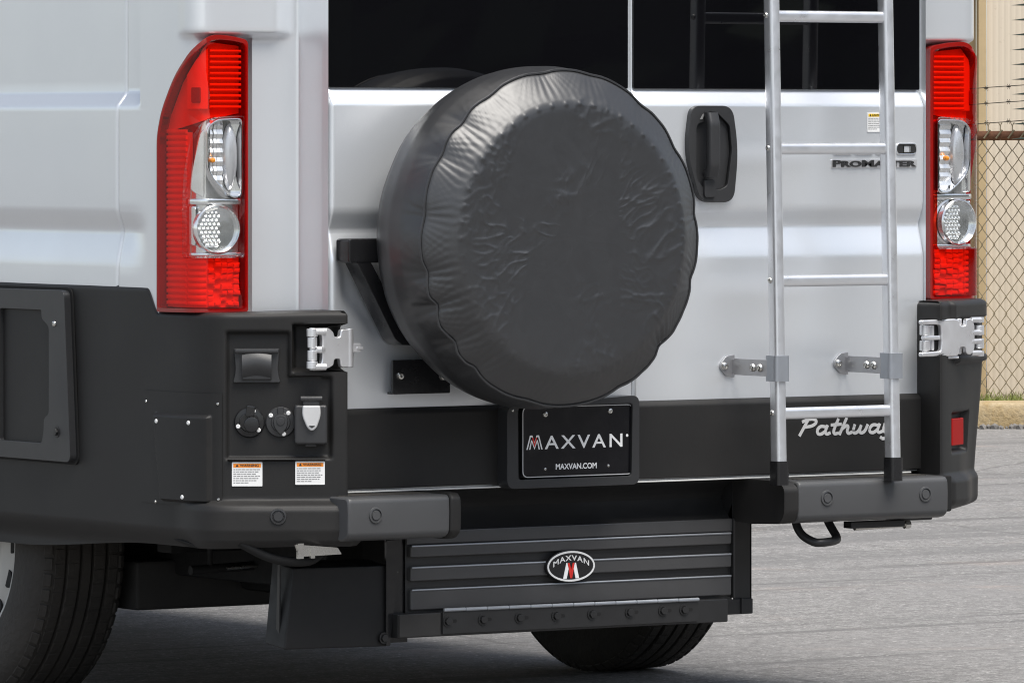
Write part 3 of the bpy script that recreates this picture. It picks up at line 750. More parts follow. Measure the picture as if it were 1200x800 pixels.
# script lettering on the lower band, drawn as joined strokes
def script(Mx, u0, v0, W_, H):
    strokes = {
     'P': [[(0, 0), (.30, 1.0)], [(.05, .86), (.30, 1.02), (.62, 1.0), (.70, .80), (.55, .58), (.22, .52)]],
     'a': [[(.42, .50), (.20, .56), (.06, .36), (.08, .08), (.26, .02), (.42, .20)], [(.50, .56), (.42, .16), (.52, .02), (.66, .10)]],
     't': [[(.30, .95), (.14, .20), (.22, .02), (.38, .08)], [(.02, .60), (.46, .64)]],
     'h': [[(.26, 1.0), (.04, .0)], [(.10, .30), (.28, .54), (.40, .50), (.36, .16), (.44, .02), (.58, .10)]],
     'w': [[(.08, .56), (.04, .14), (.14, .02), (.30, .14), (.38, .50)], [(.38, .50), (.34, .14), (.44, .02), (.60, .14), (.68, .54)]],
     'y': [[(.08, .56), (.04, .18), (.14, .04), (.32, .16), (.42, .54)], [(.42, .54), (.26, -.30), (.08, -.38), (-.02, -.28)]],
    }
    adv = {'P': .72, 'a': .66, 't': .42, 'h': .60, 'w': .74, 'y': .5}
    tot = sum(adv[c_] for c_ in 'Pathway'); x = 0; b = B()
    for c_ in 'Pathway':
        for st_ in strokes[c_]:
            pts = [Vector((p[0], p[1])) for p in st_]
            if len(pts) > 2: pts = [Vector(p) for p in chaikin([tuple(p) for p in pts], 2)]
            th_ = .105
            P_ = [(u0+(x+p.x+.10*p.y)/tot*W_, v0+p.y*H, .0009) for p in pts]
            for a, c2 in zip(P_, P_[1:]):
                d_ = Vector(c2)-Vector(a); 
                if d_.length < 1e-6: continue
                d_.normalize(); n_ = Vector((-d_.y, d_.x, 0))*th_*H*.95; e = d_*th_*H*.5
                A_, C_ = Vector(a)-e, Vector(c2)+e
                b.prism([(A_+n_)[:2], (A_-n_)[:2], (C_-n_)[:2], (C_+n_)[:2]], 0, .0010+random.uniform(0, .0002), Mx)
        x += adv[c_]
    return b
script(rear(-.0148), .4530, .6190, .258, .0350).build('script_lettering', 'silverprint', dr, smooth=0)

# tail lamps -------------------------------------------------------
CL = rpoly([(.3379, 1.025), (.3379, 1.190), (.3123, 1.280), (.2850, 1.3206), (.1972, 1.326), (.1972, 1.0252)], [.01, .05, .06, .03, .012, .01], 4)
for side in (-1, 1):
    LP = LAMP if side < 0 else LAMPR
    OUT = rpoly(LO, [.006, .02, .05, .03, .02, .02, .02, .012, .006], 4)
    lamp = bpy.data.objects.new('tail_lamp', None); col.objects.link(lamp); lamp.parent = van
    b = B(); b.wrap(LP, side, OUT, -.030, -.022); b.build('lamp_housing', 'darkred', lamp)
    # thin dark red border all round
    INN = rpoly([(.436, .918), (.436, 1.280), (.420, 1.330), (.370, 1.400), (.306, 1.4565), (.2740, 1.486), (.228, 1.484), (.1915, 1.476), (.1915, .918)], [.006, .02, .05, .03, .02, .02, .02, .01, .006], 4)
    b = B(); b.wrap(LP, side, OUT, -.042, .003, holes=[INN], bev=.002); b.build('lamp_border', 'darkred', lamp)
    b = B(); b.wrap(LP, side, INN, -.012, .009, holes=[CL], bev=.004, back=False, seg=3); b.build('red_lens', 'red_lens', lamp)
    b = B(); b.wrap(LP, side, CL, -.012, .009, bev=.003, back=False, seg=3); b.build('clear_lens', 'clear_lens', lamp)
    # reflectors behind the red lens
    b = B()
    b.wrap(LP, side, rect(.196, .92, .434, 1.030), -.021, -.016); b.wrap(LP, side, rect(.340, 1.03, .434, 1.29), -.021, -.016)
    b.wrap(LP, side, [(.196, 1.33), (.434, 1.29), (.420, 1.325), (.37, 1.395), (.306, 1.452), (.274, 1.480), (.196, 1.472)], -.021, -.016)
    for i in range(11):                                  # horizontal louvres, upper block
        z = 1.340+i*.0118; b.wrap(LP, side, [(.196, z), (.274, z), (.274, z+.006), (.196, z+.006)], -.016, -.004, bev=.003)
    for i in range(30):                                  # fine steps of the side strip
        z = .925+i*.0125; b.wrap(LP, side, rect(.352, z, .432, z+.008), -.016, -.011, bev=.002)
    for i in range(8):
        z = .925+i*.0125; b.wrap(LP, side, rect(.280, z, .345, z+.008), -.016, -.010, bev=.002)
    for i in range(9):
        for j in range(5):
            s0 = .198+j*.0158; z = .922+i*.0118; q = [random.uniform(-.003, .003) for _ in range(4)]
            if random.random() < .78: b.wrap(LP, side, [(s0+q[0]*.5, z), (s0+.0150, z+q[1]), (s0+.0150, z+.0100+q[2]), (s0+q[3]*.5, z+.0105)], -.016, -.011+.006*random.random(), bev=.003)
    b.build('red_reflector', 'satin_reflector', lamp)
    b = B(); b.wrap(LP, side, [(.276, 1.338), (.345, 1.338), (.345, 1.41), (.312, 1.442), (.276, 1.470)], -.016, -.008, bev=.002)
    b.build('lamp_panel', 'satin_reflector', lamp)
    b = B(); b.wrap(LP, side, rpoly(rect(.296, 1.352, .324, 1.385), .004), -.008, -.005, bev=.002); b.build('reflex_square', 'reflect_red', lamp)
    # clear part: chrome tub, turn lamp with facets, round reversing lamp
    b = B(); b.wrap(LP, side, CL, -.026, -.016)
    b.wrap(LP, side, rpoly([(.333, 1.17), (.286, 1.15), (.286, 1.30), (.300, 1.285)], .01), -.016, -.006, bev=.004)
    b.wrap(LP, side, rpoly(rect(.196, 1.137, .335, 1.150), .004), -.016, -.004, bev=.004)
    b.wrap(LP, side, rpoly(rect(.310, 1.05, .335, 1.135), .006), -.016, -.006, bev=.004)
    b.wrap(LP, side, rpoly(rect(.196, 1.028, .335, 1.036), .003), -.016, -.006, bev=.003)
    b.build('lamp_tub', 'mirror', lamp)
    DLT = rpoly([(.283, 1.200), (.283, 1.300), (.262, 1.318), (.200, 1.320), (.200, 1.152), (.225, 1.150)], [.03, .03, .02, .012, .012, .012], 4)
    DIN = rpoly([(.279, 1.202), (.279, 1.298), (.260, 1.314), (.204, 1.316), (.204, 1.157), (.226, 1.155)], [.03, .03, .02, .01, .01, .01], 4)
    b = B(); b.wrap(LP, side, DLT, -.016, .0055, holes=[DIN], bev=.0015); b.build('turn_lamp_rim', 'chrome', lamp)
    b = B()
    for i in range(16):
        for j in range(5):
            z = 1.160+i*.0097; s0 = (.240+j*.0078) if side < 0 else (.2045+j*.0078)
            if s0+.008 > .279-max(0, 1.20-z)*.9: continue
            bb = bmesh.new(); cs = [(s0, z), (s0+.0076, z), (s0+.0076, z+.0094), (s0, z+.0094)]
            ww = [-.013+.0028*math.sin(j*1.3)+(.0036 if (k_ > 1) == (i % 2 == 0) else 0)+.0008*random.random() for k_ in range(4)]
            bb.faces.new([bb.verts.new((XC-side*LP.at(p[0], q)[0], LP.at(p[0], q)[1], p[1])) for p, q in zip(cs, ww)]); b.merge(bb)
    b.build('facet_reflector', 'facet', lamp, smooth=0)
    b = B(); dc = .222 if side < 0 else .258     # smooth bulging half of the turn lamp
    b.grid(lambda u, v: (lambda s_, z_: (XC-side*LP.at(s_, -.014+.015*math.sqrt(max(0, 1-u*u)))[0], LP.at(s_, -.014+.015*math.sqrt(max(0, 1-u*u)))[1], z_))(dc+.0185*u*math.cos(v), 1.238+.070*u*math.sin(v)), [i/8 for i in range(9)], [2*math.pi*i/28 for i in range(29)])
    b.build('turn_lamp_dome', 'dome', lamp, smooth=70)
    Mb = LP.frame(.268 if side < 0 else .226, 1.231, -.004, side)
    b = B(); b.lathe([(0, .008), (.0045, .006), (.006, .002), (.006, -.008)], Mb, 14); b.build('bulb', 'amber', lamp)
    Mr = LP.frame(.2565, 1.0855, -.010, side); RR = .0525
    b = B(); b.lathe([(RR, -.006), (RR, .008), (RR-.003, .011), (RR-.006, .008), (RR-.007, -.002), (0, -.003)], Mr, 40); b.build('reverse_lamp_bowl', 'mirror', lamp)
    b = B()
    for i in range(-6, 7):
        for j in range(-6, 7):
            u = (i+.5*(j % 2))*.0098; v = j*.0085
            if u*u+v*v < .042**2 and u < .009:
                bb = bmesh.new(); bmesh.ops.create_icosphere(bb, subdivisions=1, radius=.0054)
                for q in bb.verts: q.co.z *= .8
                b.merge(bb, Mr @ Matrix.Translation((u, v, .0)))
    b.build('reverse_lamp_facets', 'facet', lamp, smooth=0)
    b = B(); b.lathe([(RR-.004, .008), (RR*.8, .014), (RR*.45, .018), (0, .0195)], Mr, 40); b.build('reverse_lamp_lens', 'clear_lens', lamp, smooth=60)

# cladding ---------------------------------------------------------
def box01(a, b_, c_, d_, s, z, e):   # soft rectangle
    return smooth01(a-e, a+e, s)*(1-smooth01(b_-e, b_+e, s))*smooth01(c_-e, c_+e, z)*(1-smooth01(d_-e, d_+e, z))
def top_left(s):
    return .9105+.0525*smooth01(.600, .648, s)+.004*smooth01(.35, .15, s)
def bot_left(s): return .413-.030*smooth01(.64, 1.25, s)+.008*(1-smooth01(.2, .5, s))
CS = frange(0, .12, .008)+frange(.124, .42, .0034)+frange(.425, .70, .0065)+frange(.72, CLAD.l[-1], .03)
def bumper_w(z, b):   # corner bumper swelling under the rear face
    return lerp_profile([(.40, -.030), (.418, .016), (.432, .030), (.455, .036), (.496, .034), (.507, .028), (.514, .008), (.518, .001), (.525, 0)], z)*b
def clad_left(s, f):
    zt, zb = top_left(s), bot_left(s); z = zb+(zt-zb)*f; w_ = 0.
    w_ -= .012*max(0, 1-(zt-z)/.012)**2.5
    # lip over the recess
    rc = max(box01(.175 if z < .778 else .2455, .376, .604, .869, s, z, .005), box01(.157, .376, .606, .775, s, z, .005))
    w_ -= .014*rc
    hp = box01(-1, .236, .790, .884, s, z, .004)   # hinge pocket
    w_ -= .045*hp*smooth01(.06, .11, s)
    b_ = 1-smooth01(.34, .54, s)
    w_ += bumper_w(z, b_)
    w_ -= .030*smooth01(.455, .40, z)*smooth01(.40, .52, s)+.0*z
    w_ += .0015*noise.noise((s*6, z*6, 1))
    x, y = CLAD.at(s, w_)
    return (XC+x, y, z)
b = B(); b.grid(clad_left, CS, sorted(set([i/150 for i in range(151)]+[.985, .992, .996]))); 
cl = b.build('corner_cladding', 'clad', van, smooth=60)
b = B()   # underside lip closing the cladding
b.grid(lambda s, f: (lambda p: (p[0]+(.18*f if s > .5 else 0), p[1]+(.16*f if s <= .5 else .0), p[2]+.02*f))(clad_left(s, 0)), CS[::4], [0, .5, 1]); b.build('cladding_lip', 'under', cl, smooth=60)
b = B(); b.grid(lambda s, f: (lambda p: (p[0]+.05*f*(1 if s > .5 else 0), p[1]+.09*f, p[2]))(clad_left(s, 1)), CS[::2], [0, 1]); b.build('cladding_shelf', 'clad', cl, smooth=60)
# thin access plate riveted on round the corner
def acc(s, z):
    u = (s-.40)/(.59-.40); ins = box01(.412, .602-.03*(.695-z)/.19, .512, .693, s, z, .0028)
    x, y = CLAD.at(s, .0028+.0115*ins); return (XC+x, y, z)
b = B(); b.grid(lambda s, z: acc(s+.012*(.74-z)/.24*(1 if s > .5 else -.0), z), frange(.386, .652, .004), frange(.503, .741, .003)); ap = b.build('access_plate', 'clad', cl, smooth=60)
for s, z, m_ in ((.6419, .7176, RIVS), (.3944, .7197, RIVS), (.5816, .6779, RIV), (.4621, .6785, RIV), (.4822, .5212, RIV), (.6027, .506, RIVS), (.393, .519, RIVS)):
    put('rivet', m_, cl, CLAD.frame(s, z, .0142 if m_ is RIV else .003))
# fittings in the recess
Mv = CLAD.frame(.3135, .800, -.0135)
b = B(); b.prism(rpoly([(-.050, -.036), (.050, -.036), (.044, -.012), (.048, .036), (-.048, .036), (-.044, -.012)], [.004, .004, .02, .004, .004, .02]), 0, .010, Mv, bev=.003)
b.box((-.046, .026, .008), (.046, .0355, .020), Mv, bev=.003); vent = b.build('inlet_hood', 'plastic', van)
b = B(); b.grid(lambda u, v: Mv @ Vector((u, .024-.054*v+.004*math.cos(u*60), .010+.016*math.sin(math.pi*(.15+.8*v)))), frange(-.031, .031, .006), [i/12 for i in range(13)]); 
b.box((-.031, -.030, .008), (.031, .024, .016), Mv, bev=.003); b.build('hood_flap', 'plastic', vent, smooth=50)
for s, kind in ((.3290, 0), (.2632, 1)):
    Ms = CLAD.frame(s, .6805, -.0135)
    b = B(); b.lathe([(0, 0), (.0325, 0), (.0325, .003), (.030, .006), (.021, .007), (.019, .009), (.013, .009), (0, .008)], Ms, 36); so_ = b.build('cable_socket', 'gloss_black' if kind == 0 else 'plastic', van)
    b = B()
    if kind == 0:
        b.prism(rpoly([(-.008, .012), (.010, .012), (.013, .034), (-.006, .037)], .004), .004, .017, Ms, bev=.003); b.cyl(Ms @ Vector((.005, -.004, .006)), Ms.to_3x3() @ Vector((0, 0, 1)), .0165, .014, 20, .003)
        b.prism(circ(.015, 18, (-.006, .004)), .006, .010, Ms, bev=.002)
    else:
        b.prism(rpoly([(-.006, .010), (.006, .010), (.007, .033), (-.007, .033)], .004), .006, .011, Ms, bev=.002)
        b.prism(rpoly([(0, -.028), (.013, -.012), (.0165, .004), (.010, .016), (-.010, .016), (-.0165, .004), (-.013, -.012)], .006), .008, .014, Ms, bev=.003); b.cyl(Ms @ Vector((0, .002, .013)), Ms.to_3x3() @ Vector((0, 0, 1)), .0085, .003, 16, .001)
    b.build('socket_cap', 'gloss_black' if kind == 0 else 'plastic', so_)
    for a in ((200, 320, 70) if kind == 0 else (145, 50, 285)):
        put('screw', RIV, so_, Ms @ Matrix.Translation((.0265*math.cos(R_(a))*.95, .0265*math.sin(R_(a))*.95, .0065)))
Mo = CLAD.frame(.2000, .686, -.0135)
b = B(); b.prism(rpoly(rect(-.0345, -.051, .0345, .032), .007), 0, .034, Mo, bev=.006, seg=3)
b.box((-.017, .030, .010), (.019, .050, .032), Mo, bev=.003); b.box((-.012, -.056, .006), (.012, -.050, .022), Mo, bev=.002); ob = b.build('outlet_box', 'plastic', van)
b = B(); b.cyl(Mo @ Vector((-.022, .045, .030)), Mo.to_3x3() @ Vector((1, 0, 0)), .006, .046, 12, .001); b.build('outlet_hinge', 'plastic', ob)
b = B(); b.prism(rpoly([(-.0175, .031), (.0195, .031), (.021, .010), (.012, -.016), (.002, -.024), (-.008, -.016), (-.019, .010)], [.004, .004, .012, .012, .01, .012, .012]), .034, .042, Mo, bev=.004, seg=3); b.build('outlet_latch', 'silverprint', ob)
b = B(); b.prism(rpoly([(-.005, -.011), (.009, -.011), (.002, -.016)], .001), .0422, .0434, Mo); b.build('latch_slot', 'ink', ob)
Mx = CLAD.frame(.3010, .5470, .0012); Mx = Mx @ Matrix.Translation((-.0645, 0, 0))
sticker('warning_sticker', Mx, .0640, .0505, 'WARNING', 'orange', 7, van)
Mx = CLAD.frame(.1705, .5500, .0012) @ Matrix.Translation((-.0620, 0, 0))
sticker('warning_sticker', Mx, .0620, .0490, 'WARNING', 'orange', 7, van)
# ledge highlight strip under the recess
b = B()
b.grid(lambda s, f: (lambda p: (XC+p[0], p[1], .5985+.0065*math.sin(f*math.pi)*0+.010*f))(CLAD.at(s, .0085*math.sin(math.pi*f))), frange(.170, .374, .006), [i/8 for i in range(9)]); b.build('recess_ledge', 'clad', cl, smooth=60)

# fuel door on the left flank
Ms = frame((-1.0355, 0, 0), (0, -1, 0), (-1, 0, 0))
FO = rpoly([(-1.03, .576), (-.597, .576), (-.625, .9475), (-1.03, .946)], .018, 5)
FI = rpoly([(-.905, .613), (-.722, .613), (-.712, .640), (-.712, .668), (-.690, .676), (-.690, .868), (-.722, .884), (-.722, .903), (-.905, .903)], [.008, .006, .012, .012, .01, .01, .012, .006, .008], 3)
b = B(); b.prism(FO, 0, .020, Ms, holes=[FI], bev=.0075, seg=4); ff = b.build('fuel_door', 'plastic', van)
b = B(); b.prism(rpoly(rect(-.915, .605, -.68, .91), .004), 0, .0105, Ms); b.build('fuel_door_panel', 'clad', ff)
put('screw', SCR, ff, Ms @ Matrix.Translation((-.665, .8745, .020))); put('screw', HEX, ff, Ms @ Matrix.Translation((-.655, .640, .0195)))
b = B(); b.prism(rpoly([(-1.035, .57), (-.590, .57), (-.618, .953), (-1.035, .952)], .02), 0, .004, Ms); b.build('fuel_door_gasket', 'under', ff)

# right corner cladding
def clad_right(s, f):
    zb, zt = .440, .912; z = zb+(zt-zb)*f; w_ = 0.
    w_ -= .012*max(0, 1-(zt-z)/.012)**2.5
    w_ += .010*smooth01(.868, .874, z)*smooth01(.17, .18, s)
    w_ -= .035*box01(-1, .34, .795, .868, s, z, .004)*smooth01(.06, .11, s)
    w_ += .011*box01(.20, 2, .772, .788, s, z, .003)
    w_ -= .018*box01(.182, .300, .574, .660, s, z, .005)
    w_ += lerp_profile([(.44, .0), (.452, .014), (.466, .020), (.508, .019), (.516, .013), (.522, .003), (.527, 0), (.54, 0)], z)*smooth01(.10, .16, s)*(1-.5*smooth01(.22, .36, s))
    w_ -= .030*max(0, 1-(z-zb)/.02)**2+.020*smooth01(.80, .46, z)*smooth01(.22, .36, s)
    x, y = CLAD.at(s, w_); return (XC-x, y, z)
b = B(); b.grid(clad_right, CS, [i/140 for i in range(141)]+[]); cr_ = b.build('corner_cladding', 'clad', van, smooth=60)
b = B(); b.grid(lambda s, f: (lambda p: (p[0], p[1]+.14*f, p[2]))(clad_right(s, 0)), CS[::4], [0, 1]); b.build('cladding_lip', 'under', cr_, smooth=60)
b = B(); b.grid(lambda s, f: (lambda p: (p[0]-.05*f*(1 if s > .5 else 0), p[1]+.09*f, p[2]))(clad_right(s, 1)), CS[::2], [0, 1]); b.build('cladding_shelf', 'clad', cr_, smooth=60)
b = B(); b.wrap(CLAD, 1, rpoly(rect(.196, .586, .272, .6475), .004), -.017, -.006, bev=.003); b.build('rear_reflector', 'reflect_red', van)

# bumper steps -----------------------------------------------------
def bumper(x0, x1, depth, mat='clad', grow=0.):
    P_ = [(depth, .5250), (-.085, .5250+grow), (-.126, .5248+grow), (-.134, .5235+grow), (-.1385-grow, .519), (-.1400-grow, .512), (-.1410-grow, .490), (-.1400-grow, .452), (-.137-grow, .443), (-.128, .4365-grow), (-.112, .4325-grow), (depth, .429)]
    b = B(); xs = [x0, x0+.0012, x0+.004]+frange(x0+.01, x1-.01, .05)+[x1-.004, x1-.0012, x1]
    def f(u, v):
        p = P_[v]; d_ = min(u-x0, x1-u); e = .004*max(0, 1-d_/.004)**2
        return (u, p[0]+(e if p[0] < -.1 else 0), p[1]+(-e if p[1] > .5 else e if p[1] < .45 else 0))
    b.grid(f, xs, range(len(P_)))
    for xe in (x0, x1):
        bb = bmesh.new(); bb.faces.new([bb.verts.new(f(xe, i)) for i in range(len(P_))]); b.merge(bb)
    return b
st1 = bumper(-.812, -.557, .02).build('bumper_step', 'step', van, smooth=50)
bumper(-.557, -.530, .02, grow=.003).build('end_cap', 'clad', st1, smooth=50)
st2 = bumper(.358, .772, .05).build('bumper_step', 'step', van, smooth=50)
ec = B(); ec.prism(rpoly([(-.142, .455), (-.125, .433), (-.02, .428), (.055, .432), (.085, .462), (.12, .468), (.12, .5262), (-.115, .5262), (-.142, .512)], [.012, .012, .005, .005, .01, .01, .004, .012, .012]), -.318, -.3575, frame((0, 0, 0), (0, -1, 0), (-1, 0, 0)) @ Matrix.Scale(-1, 4, (1, 0, 0)), bev=.004, seg=3)
ec.build('end_cap', 'clad', st2, smooth=50)
B().box((.778, -.118, .445), (.80, .0, .525), bev=.004).build('step_joint', 'under', st2)
for x, par in ((.4353, st2), (.7068, st2), (-.745, st1)):
    b = B(); b.lathe([(.0001, .0035), (.0095, .0035), (.0105, .001), (.0125, .0005), (.0135, .0035), (.0165, .0030), (.0175, 0)], rear(-.1405, x, .487), 24)
    b.build('parking_sensor', 'step', par)
b = B(); b.lathe([(.0001, .0035), (.0095, .0035), (.0105, .001), (.0125, .0005), (.0135, .0035), (.0165, .0030), (.0175, 0)], CLAD.frame(.268, .485, .0345), 24); b.build('parking_sensor', 'plastic', cl)
for x0, x1, par in ((-.80, -.57, st1), (.40, .755, st2)):
    b = B()
    for q in range(4): b.box((x0, -.070+q*.018-.012, .5245), (x1, -.070+q*.018-.004, .5268), bev=.001)
    b.build('tread_strip', 'rubber', par)
# tow loop, tail rod and bracket under the right step
b = B(); b.tube([Vector(p) for p in chaikin([(.425, -.03, .45), (.425, -.05, .405), (.440, -.085, .386), (.455, -.098, .386), (.500, -.085, .388), (.518, -.07, .392), (.518, -.04, .42), (.515, -.02, .45)], 3)], .0095, 12); b.build('tow_loop', 'steel_black', van, smooth=60)
b = B(); b.box((.54, -.09, .4135), (.69, -.06, .4285), bev=.002); b.box((.70, -.06, .424), (.79, 0, .436), bev=.003); ur = b.build('step_bracket', 'steel_black', van)
b = B(); b.tube([(.56, -.075, .414), (.70, -.075, .417)], .006, 10); b.tube([(.698, -.075, .417), (.712, -.075, .4172)], .0095, 8); b.build('bracket_rod', 'steel', ur)

# hinges: cast silver ------------------------------------------------
def hinge(mirror):
    # local: u towards the door, v up, w to the rear
    Mh = rear(-.068, -.812, .834) if mirror < 0 else rear(-.060, .8405, .8305) @ Matrix.Scale(-1, 4, (1, 0, 0))
    A = rpoly([(-.034, -.040), (-.012, -.040), (.002, -.033), (.004, -.020), (.018, -.020), (.020, -.038), (.052, -.038), (.052, .042), (.020, .042), (.018, .026), (.004, .026), (.002, .036), (-.010, .046), (-.034, .044), (-.026, .026), (-.026, -.022)], [.008, .006, .004, .005, .005, .006, .004, .004, .006, .005, .005, .004, .006, .008, .006, .006], 3)
    b = B(); b.prism(A, 0, .012, Mh, bev=.003, seg=3)
    up = Vector((0, 0, 1))
    b.cyl(Mh @ Vector((.044, -.039, .003)), up, .0105, .082, 18, .002)
    h_ = b.build('door_hinge', 'cast', van)
    b = B()
    for v0, v1, r in ((-.040, -.024, .012), (-.023, -.001, .0105), (.004, .026, .0105), (.027, .044, .012)): b.cyl(Mh @ Vector((-.046, v0, .002)), up, r, v1-v0, 18, .0015)
    b.cyl(Mh @ Vector((-.046, -.042, .002)), up, .006, .088, 12)
    b.build('hinge_knuckle', 'cast', h_)
    b = B(); b.tube([Mh @ Vector((-.034, .0, .004)), Mh @ Vector((-.030, .0, .016)), Mh @ Vector((-.026, 0, .010))], .0075, 10); b.build('hinge_arm', 'cast', h_)
    for v in (-.036, .038):
        b = B(); b.tube([Mh @ Vector((-.046, v, .006)), Mh @ Vector((-.018, v, .010))], .0075, 10); b.build('hinge_arm', 'cast', h_)
    b = B()
    b.box((.048, -.007, -.006), (.074, .012, .009), Mh, bev=.004); b.box((.060, -.001, .006), (.077, .005, .012), Mh, bev=.002)
    b.box((.052, -.030, -.03), (.060, .030, .0), Mh, bev=.002); b.build('hinge_pin', 'cast', h_)
hinge(-1)
def hinge_right():
    Mh = rear(-.060, .8405, .8305); up = Vector((0, 0, 1))
    A = rpoly([(-.090, -.0420), (.010, -.0420), (.016, -.036), (.018, -.022), (.034, -.022), (.036, -.038), (.050, -.040), (.060, -.026), (.060, .026), (.052, .042), (.036, .042), (.034, .026), (.018, .026), (.016, .038), (.006, .0420), (-.090, .0400), (-.090, .0310), (-.036, .0290), (-.034, .008), (-.034, -.010), (-.036, -.030), (-.090, -.032)], [.004, .006, .004, .005, .005, .006, .006, .006, .006, .006, .006, .005, .005, .004, .006, .004, .004, .006, .004, .004, .006, .004], 3)
    b = B(); b.prism(A, 0, .012, Mh, bev=.003, seg=3); h_ = b.build('door_hinge', 'cast', van)
    b = B()
    for v0, v1 in ((-.029, -.006), (.006, .029)): b.cyl(Mh @ Vector((-.070, v0, -.004)), up, .0115, v1-v0, 18, .0015)
    b.box((-.080, -.005, -.006), (-.034, .005, .008), Mh, bev=.003); b.box((-.055, -.028, -.03), (-.047, .028, .002), Mh, bev=.002)
    b.cyl(Mh @ Vector((-.070, -.038, -.004)), up, .006, .076, 12); b.build('hinge_knuckle', 'cast', h_)
    b = B()
    for v0, v1 in ((-.044, -.032), (-.026, -.004), (.004, .026), (.032, .044)): b.cyl(Mh @ Vector((.082, v0, -.002)), up, .0115, v1-v0, 18, .0015)
    for v in (-.036, -.010, .010, .038): b.tube([Mh @ Vector((.082, v, .004)), Mh @ Vector((.052, v, .007))], .0065, 10)
    b.build('hinge_arm', 'cast', h_)
    b = B()
    for v in (-.030, .034): b.cyl(Mh @ Vector((.026, v-.008, -.006)), up, .008, .016, 14, .002); 
    b.box((-.03, -.048, -.02), (.02, -.042, .006), Mh, bev=.002); b.build('hinge_pin', 'cast', h_)
hinge_right()

# under the rear ----------------------------------------------------
b = B(); VP = [(.008, .5265), (.05, .520), (.080, .504), (.092, .482), (.084, .460), (.066, .443), (.0535, .434), (.052, .255)]
b.grid(lambda x, v: (x, VP[v][0], VP[v][1]), frange(-.545, .3165, .1), list(range(len(VP))))
val = b.build('rear_valance', 'steel_black', van, smooth=40)
b = B(); b.grid(lambda u, v: (.317+.09*u*(1 if v < 3 else .0)+.0, .052+.02*u, [.432, .470, .505, .526][3-v]), [0, 1], [0, 1, 2, 3]); b.prism([(.05, .526), (.05, .435), (.12, .435), (.12, .526)], 0, .004, frame((.317, 0, 0), (0, 1, 0), (1, 0, 0))); b.build('valance_flare', 'steel_black', val)
for z0, z1 in ((.381, .4065), (.330, .3605), (.268, .3125)):
    b = B(); b.prism(rpoly([(-.5375, z0), (.3095, z0), (.3095, z1), (-.5375, z1)], .004), 0, .010, rear(.0525), bev=.0055, seg=3); b.build('rib', 'pressed', val, smooth=60)
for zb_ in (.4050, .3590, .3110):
    b = B(); b.tube([(-.535, .0422, zb_), (.307, .0422, zb_)], .0022, 8); b.build('rib_highlight', 'bracket', val, smooth=60)  # thin lighter metal line on each rib top, a sky highlight painted in
b = B(); b.prism(rect(-.545, .408, .3165, .437), 0, .006, rear(.0525), bev=.003); b.build('rib', 'pressed', val)
b = B(); b.box((.3125, .040, .262), (.3175, .056, .437), bev=.001); b.build('panel_edge', 'steel_black', val)
# oval emblem
OC = (-.1283, .3485)
b = B(); b.prism(circ(.0645, 48, OC, .0350), 0, .008, rear(.041), bev=.002); em = b.build('oval_emblem', 'gloss_black', van)
b = B(); b.prism(circ(.0625, 48, OC, .0330), 0, .001, rear(.0328), holes=[circ(.0585, 48, OC, .0290)]); b.build('emblem_ring', 'white', em)
b = B(); b.merge(text('MAXVAN', OC[0]-.047, OC[1]-.001, OC[0]+.047, OC[1]+.0105, .001, rear(.0328), spacing=1.15, bold=.012, arc=.0135)); b.build('lettering', 'white', em, smooth=0)
emblem_m(em, OC[0]-.0210, OC[0]+.0210, OC[1]-.0265, OC[1]+.0075, rear(.0328), outline=False)
# hinged flap rail below the panel
b = B(); b.box((-.584, .022, .2115), (.285, .10, .2625), bev=.003); fl_ = b.build('flap_beam', 'steel_black', van)
b = B(); b.prism(rpoly([(-.472, .2165), (.200, .2165), (.202, .2610), (-.472, .2645)], .002), 0, .004, rear(.0215), bev=.001); b.build('hinge_leaf', 'steel_black', fl_)
b = B()
for i in range(12): b.cyl((-.470+i*.0560, .0165, .2680-i*.0003), (1, 0, 0), .0040, .0550, 10, .001)
b.build('hinge_barrel', 'bracket', fl_)
for x in (-.4591, -.3689, -.2737, -.1778, -.0834, .0163, .1052, .1620):
    put('bolt', HEX, fl_, rear(.0175, x, .2435))
b = B()
for x in (-.4591, -.3689, -.2737, -.1778, -.0834, .0163, .1052, .1620): b.prism(rpoly(rect(x-.004, .240, x+.023, .247), .0034), 0, .0006, rear(.0174))
b.build('slot', 'under', fl_)
b = B(); b.prism(rpoly(rect(-.5815, .2140, -.477, .2610), .002), 0, .003, rear(.0215), bev=.001); b.build('cover_plate', 'bracket' if False else 'tank', fl_)
# right support
b = B(); b.box((.372, .118, .219), (.4185, .124, .455)); b.box((.4145, .118, .219), (.4185, .18, .455)); b.box((.30, .112, .219), (.4184, .1175, .253), bev=.002); b.box((.384, .108, .22), (.388, .114, .255), bev=.001); b.build('support_angle', 'steel_black', van)
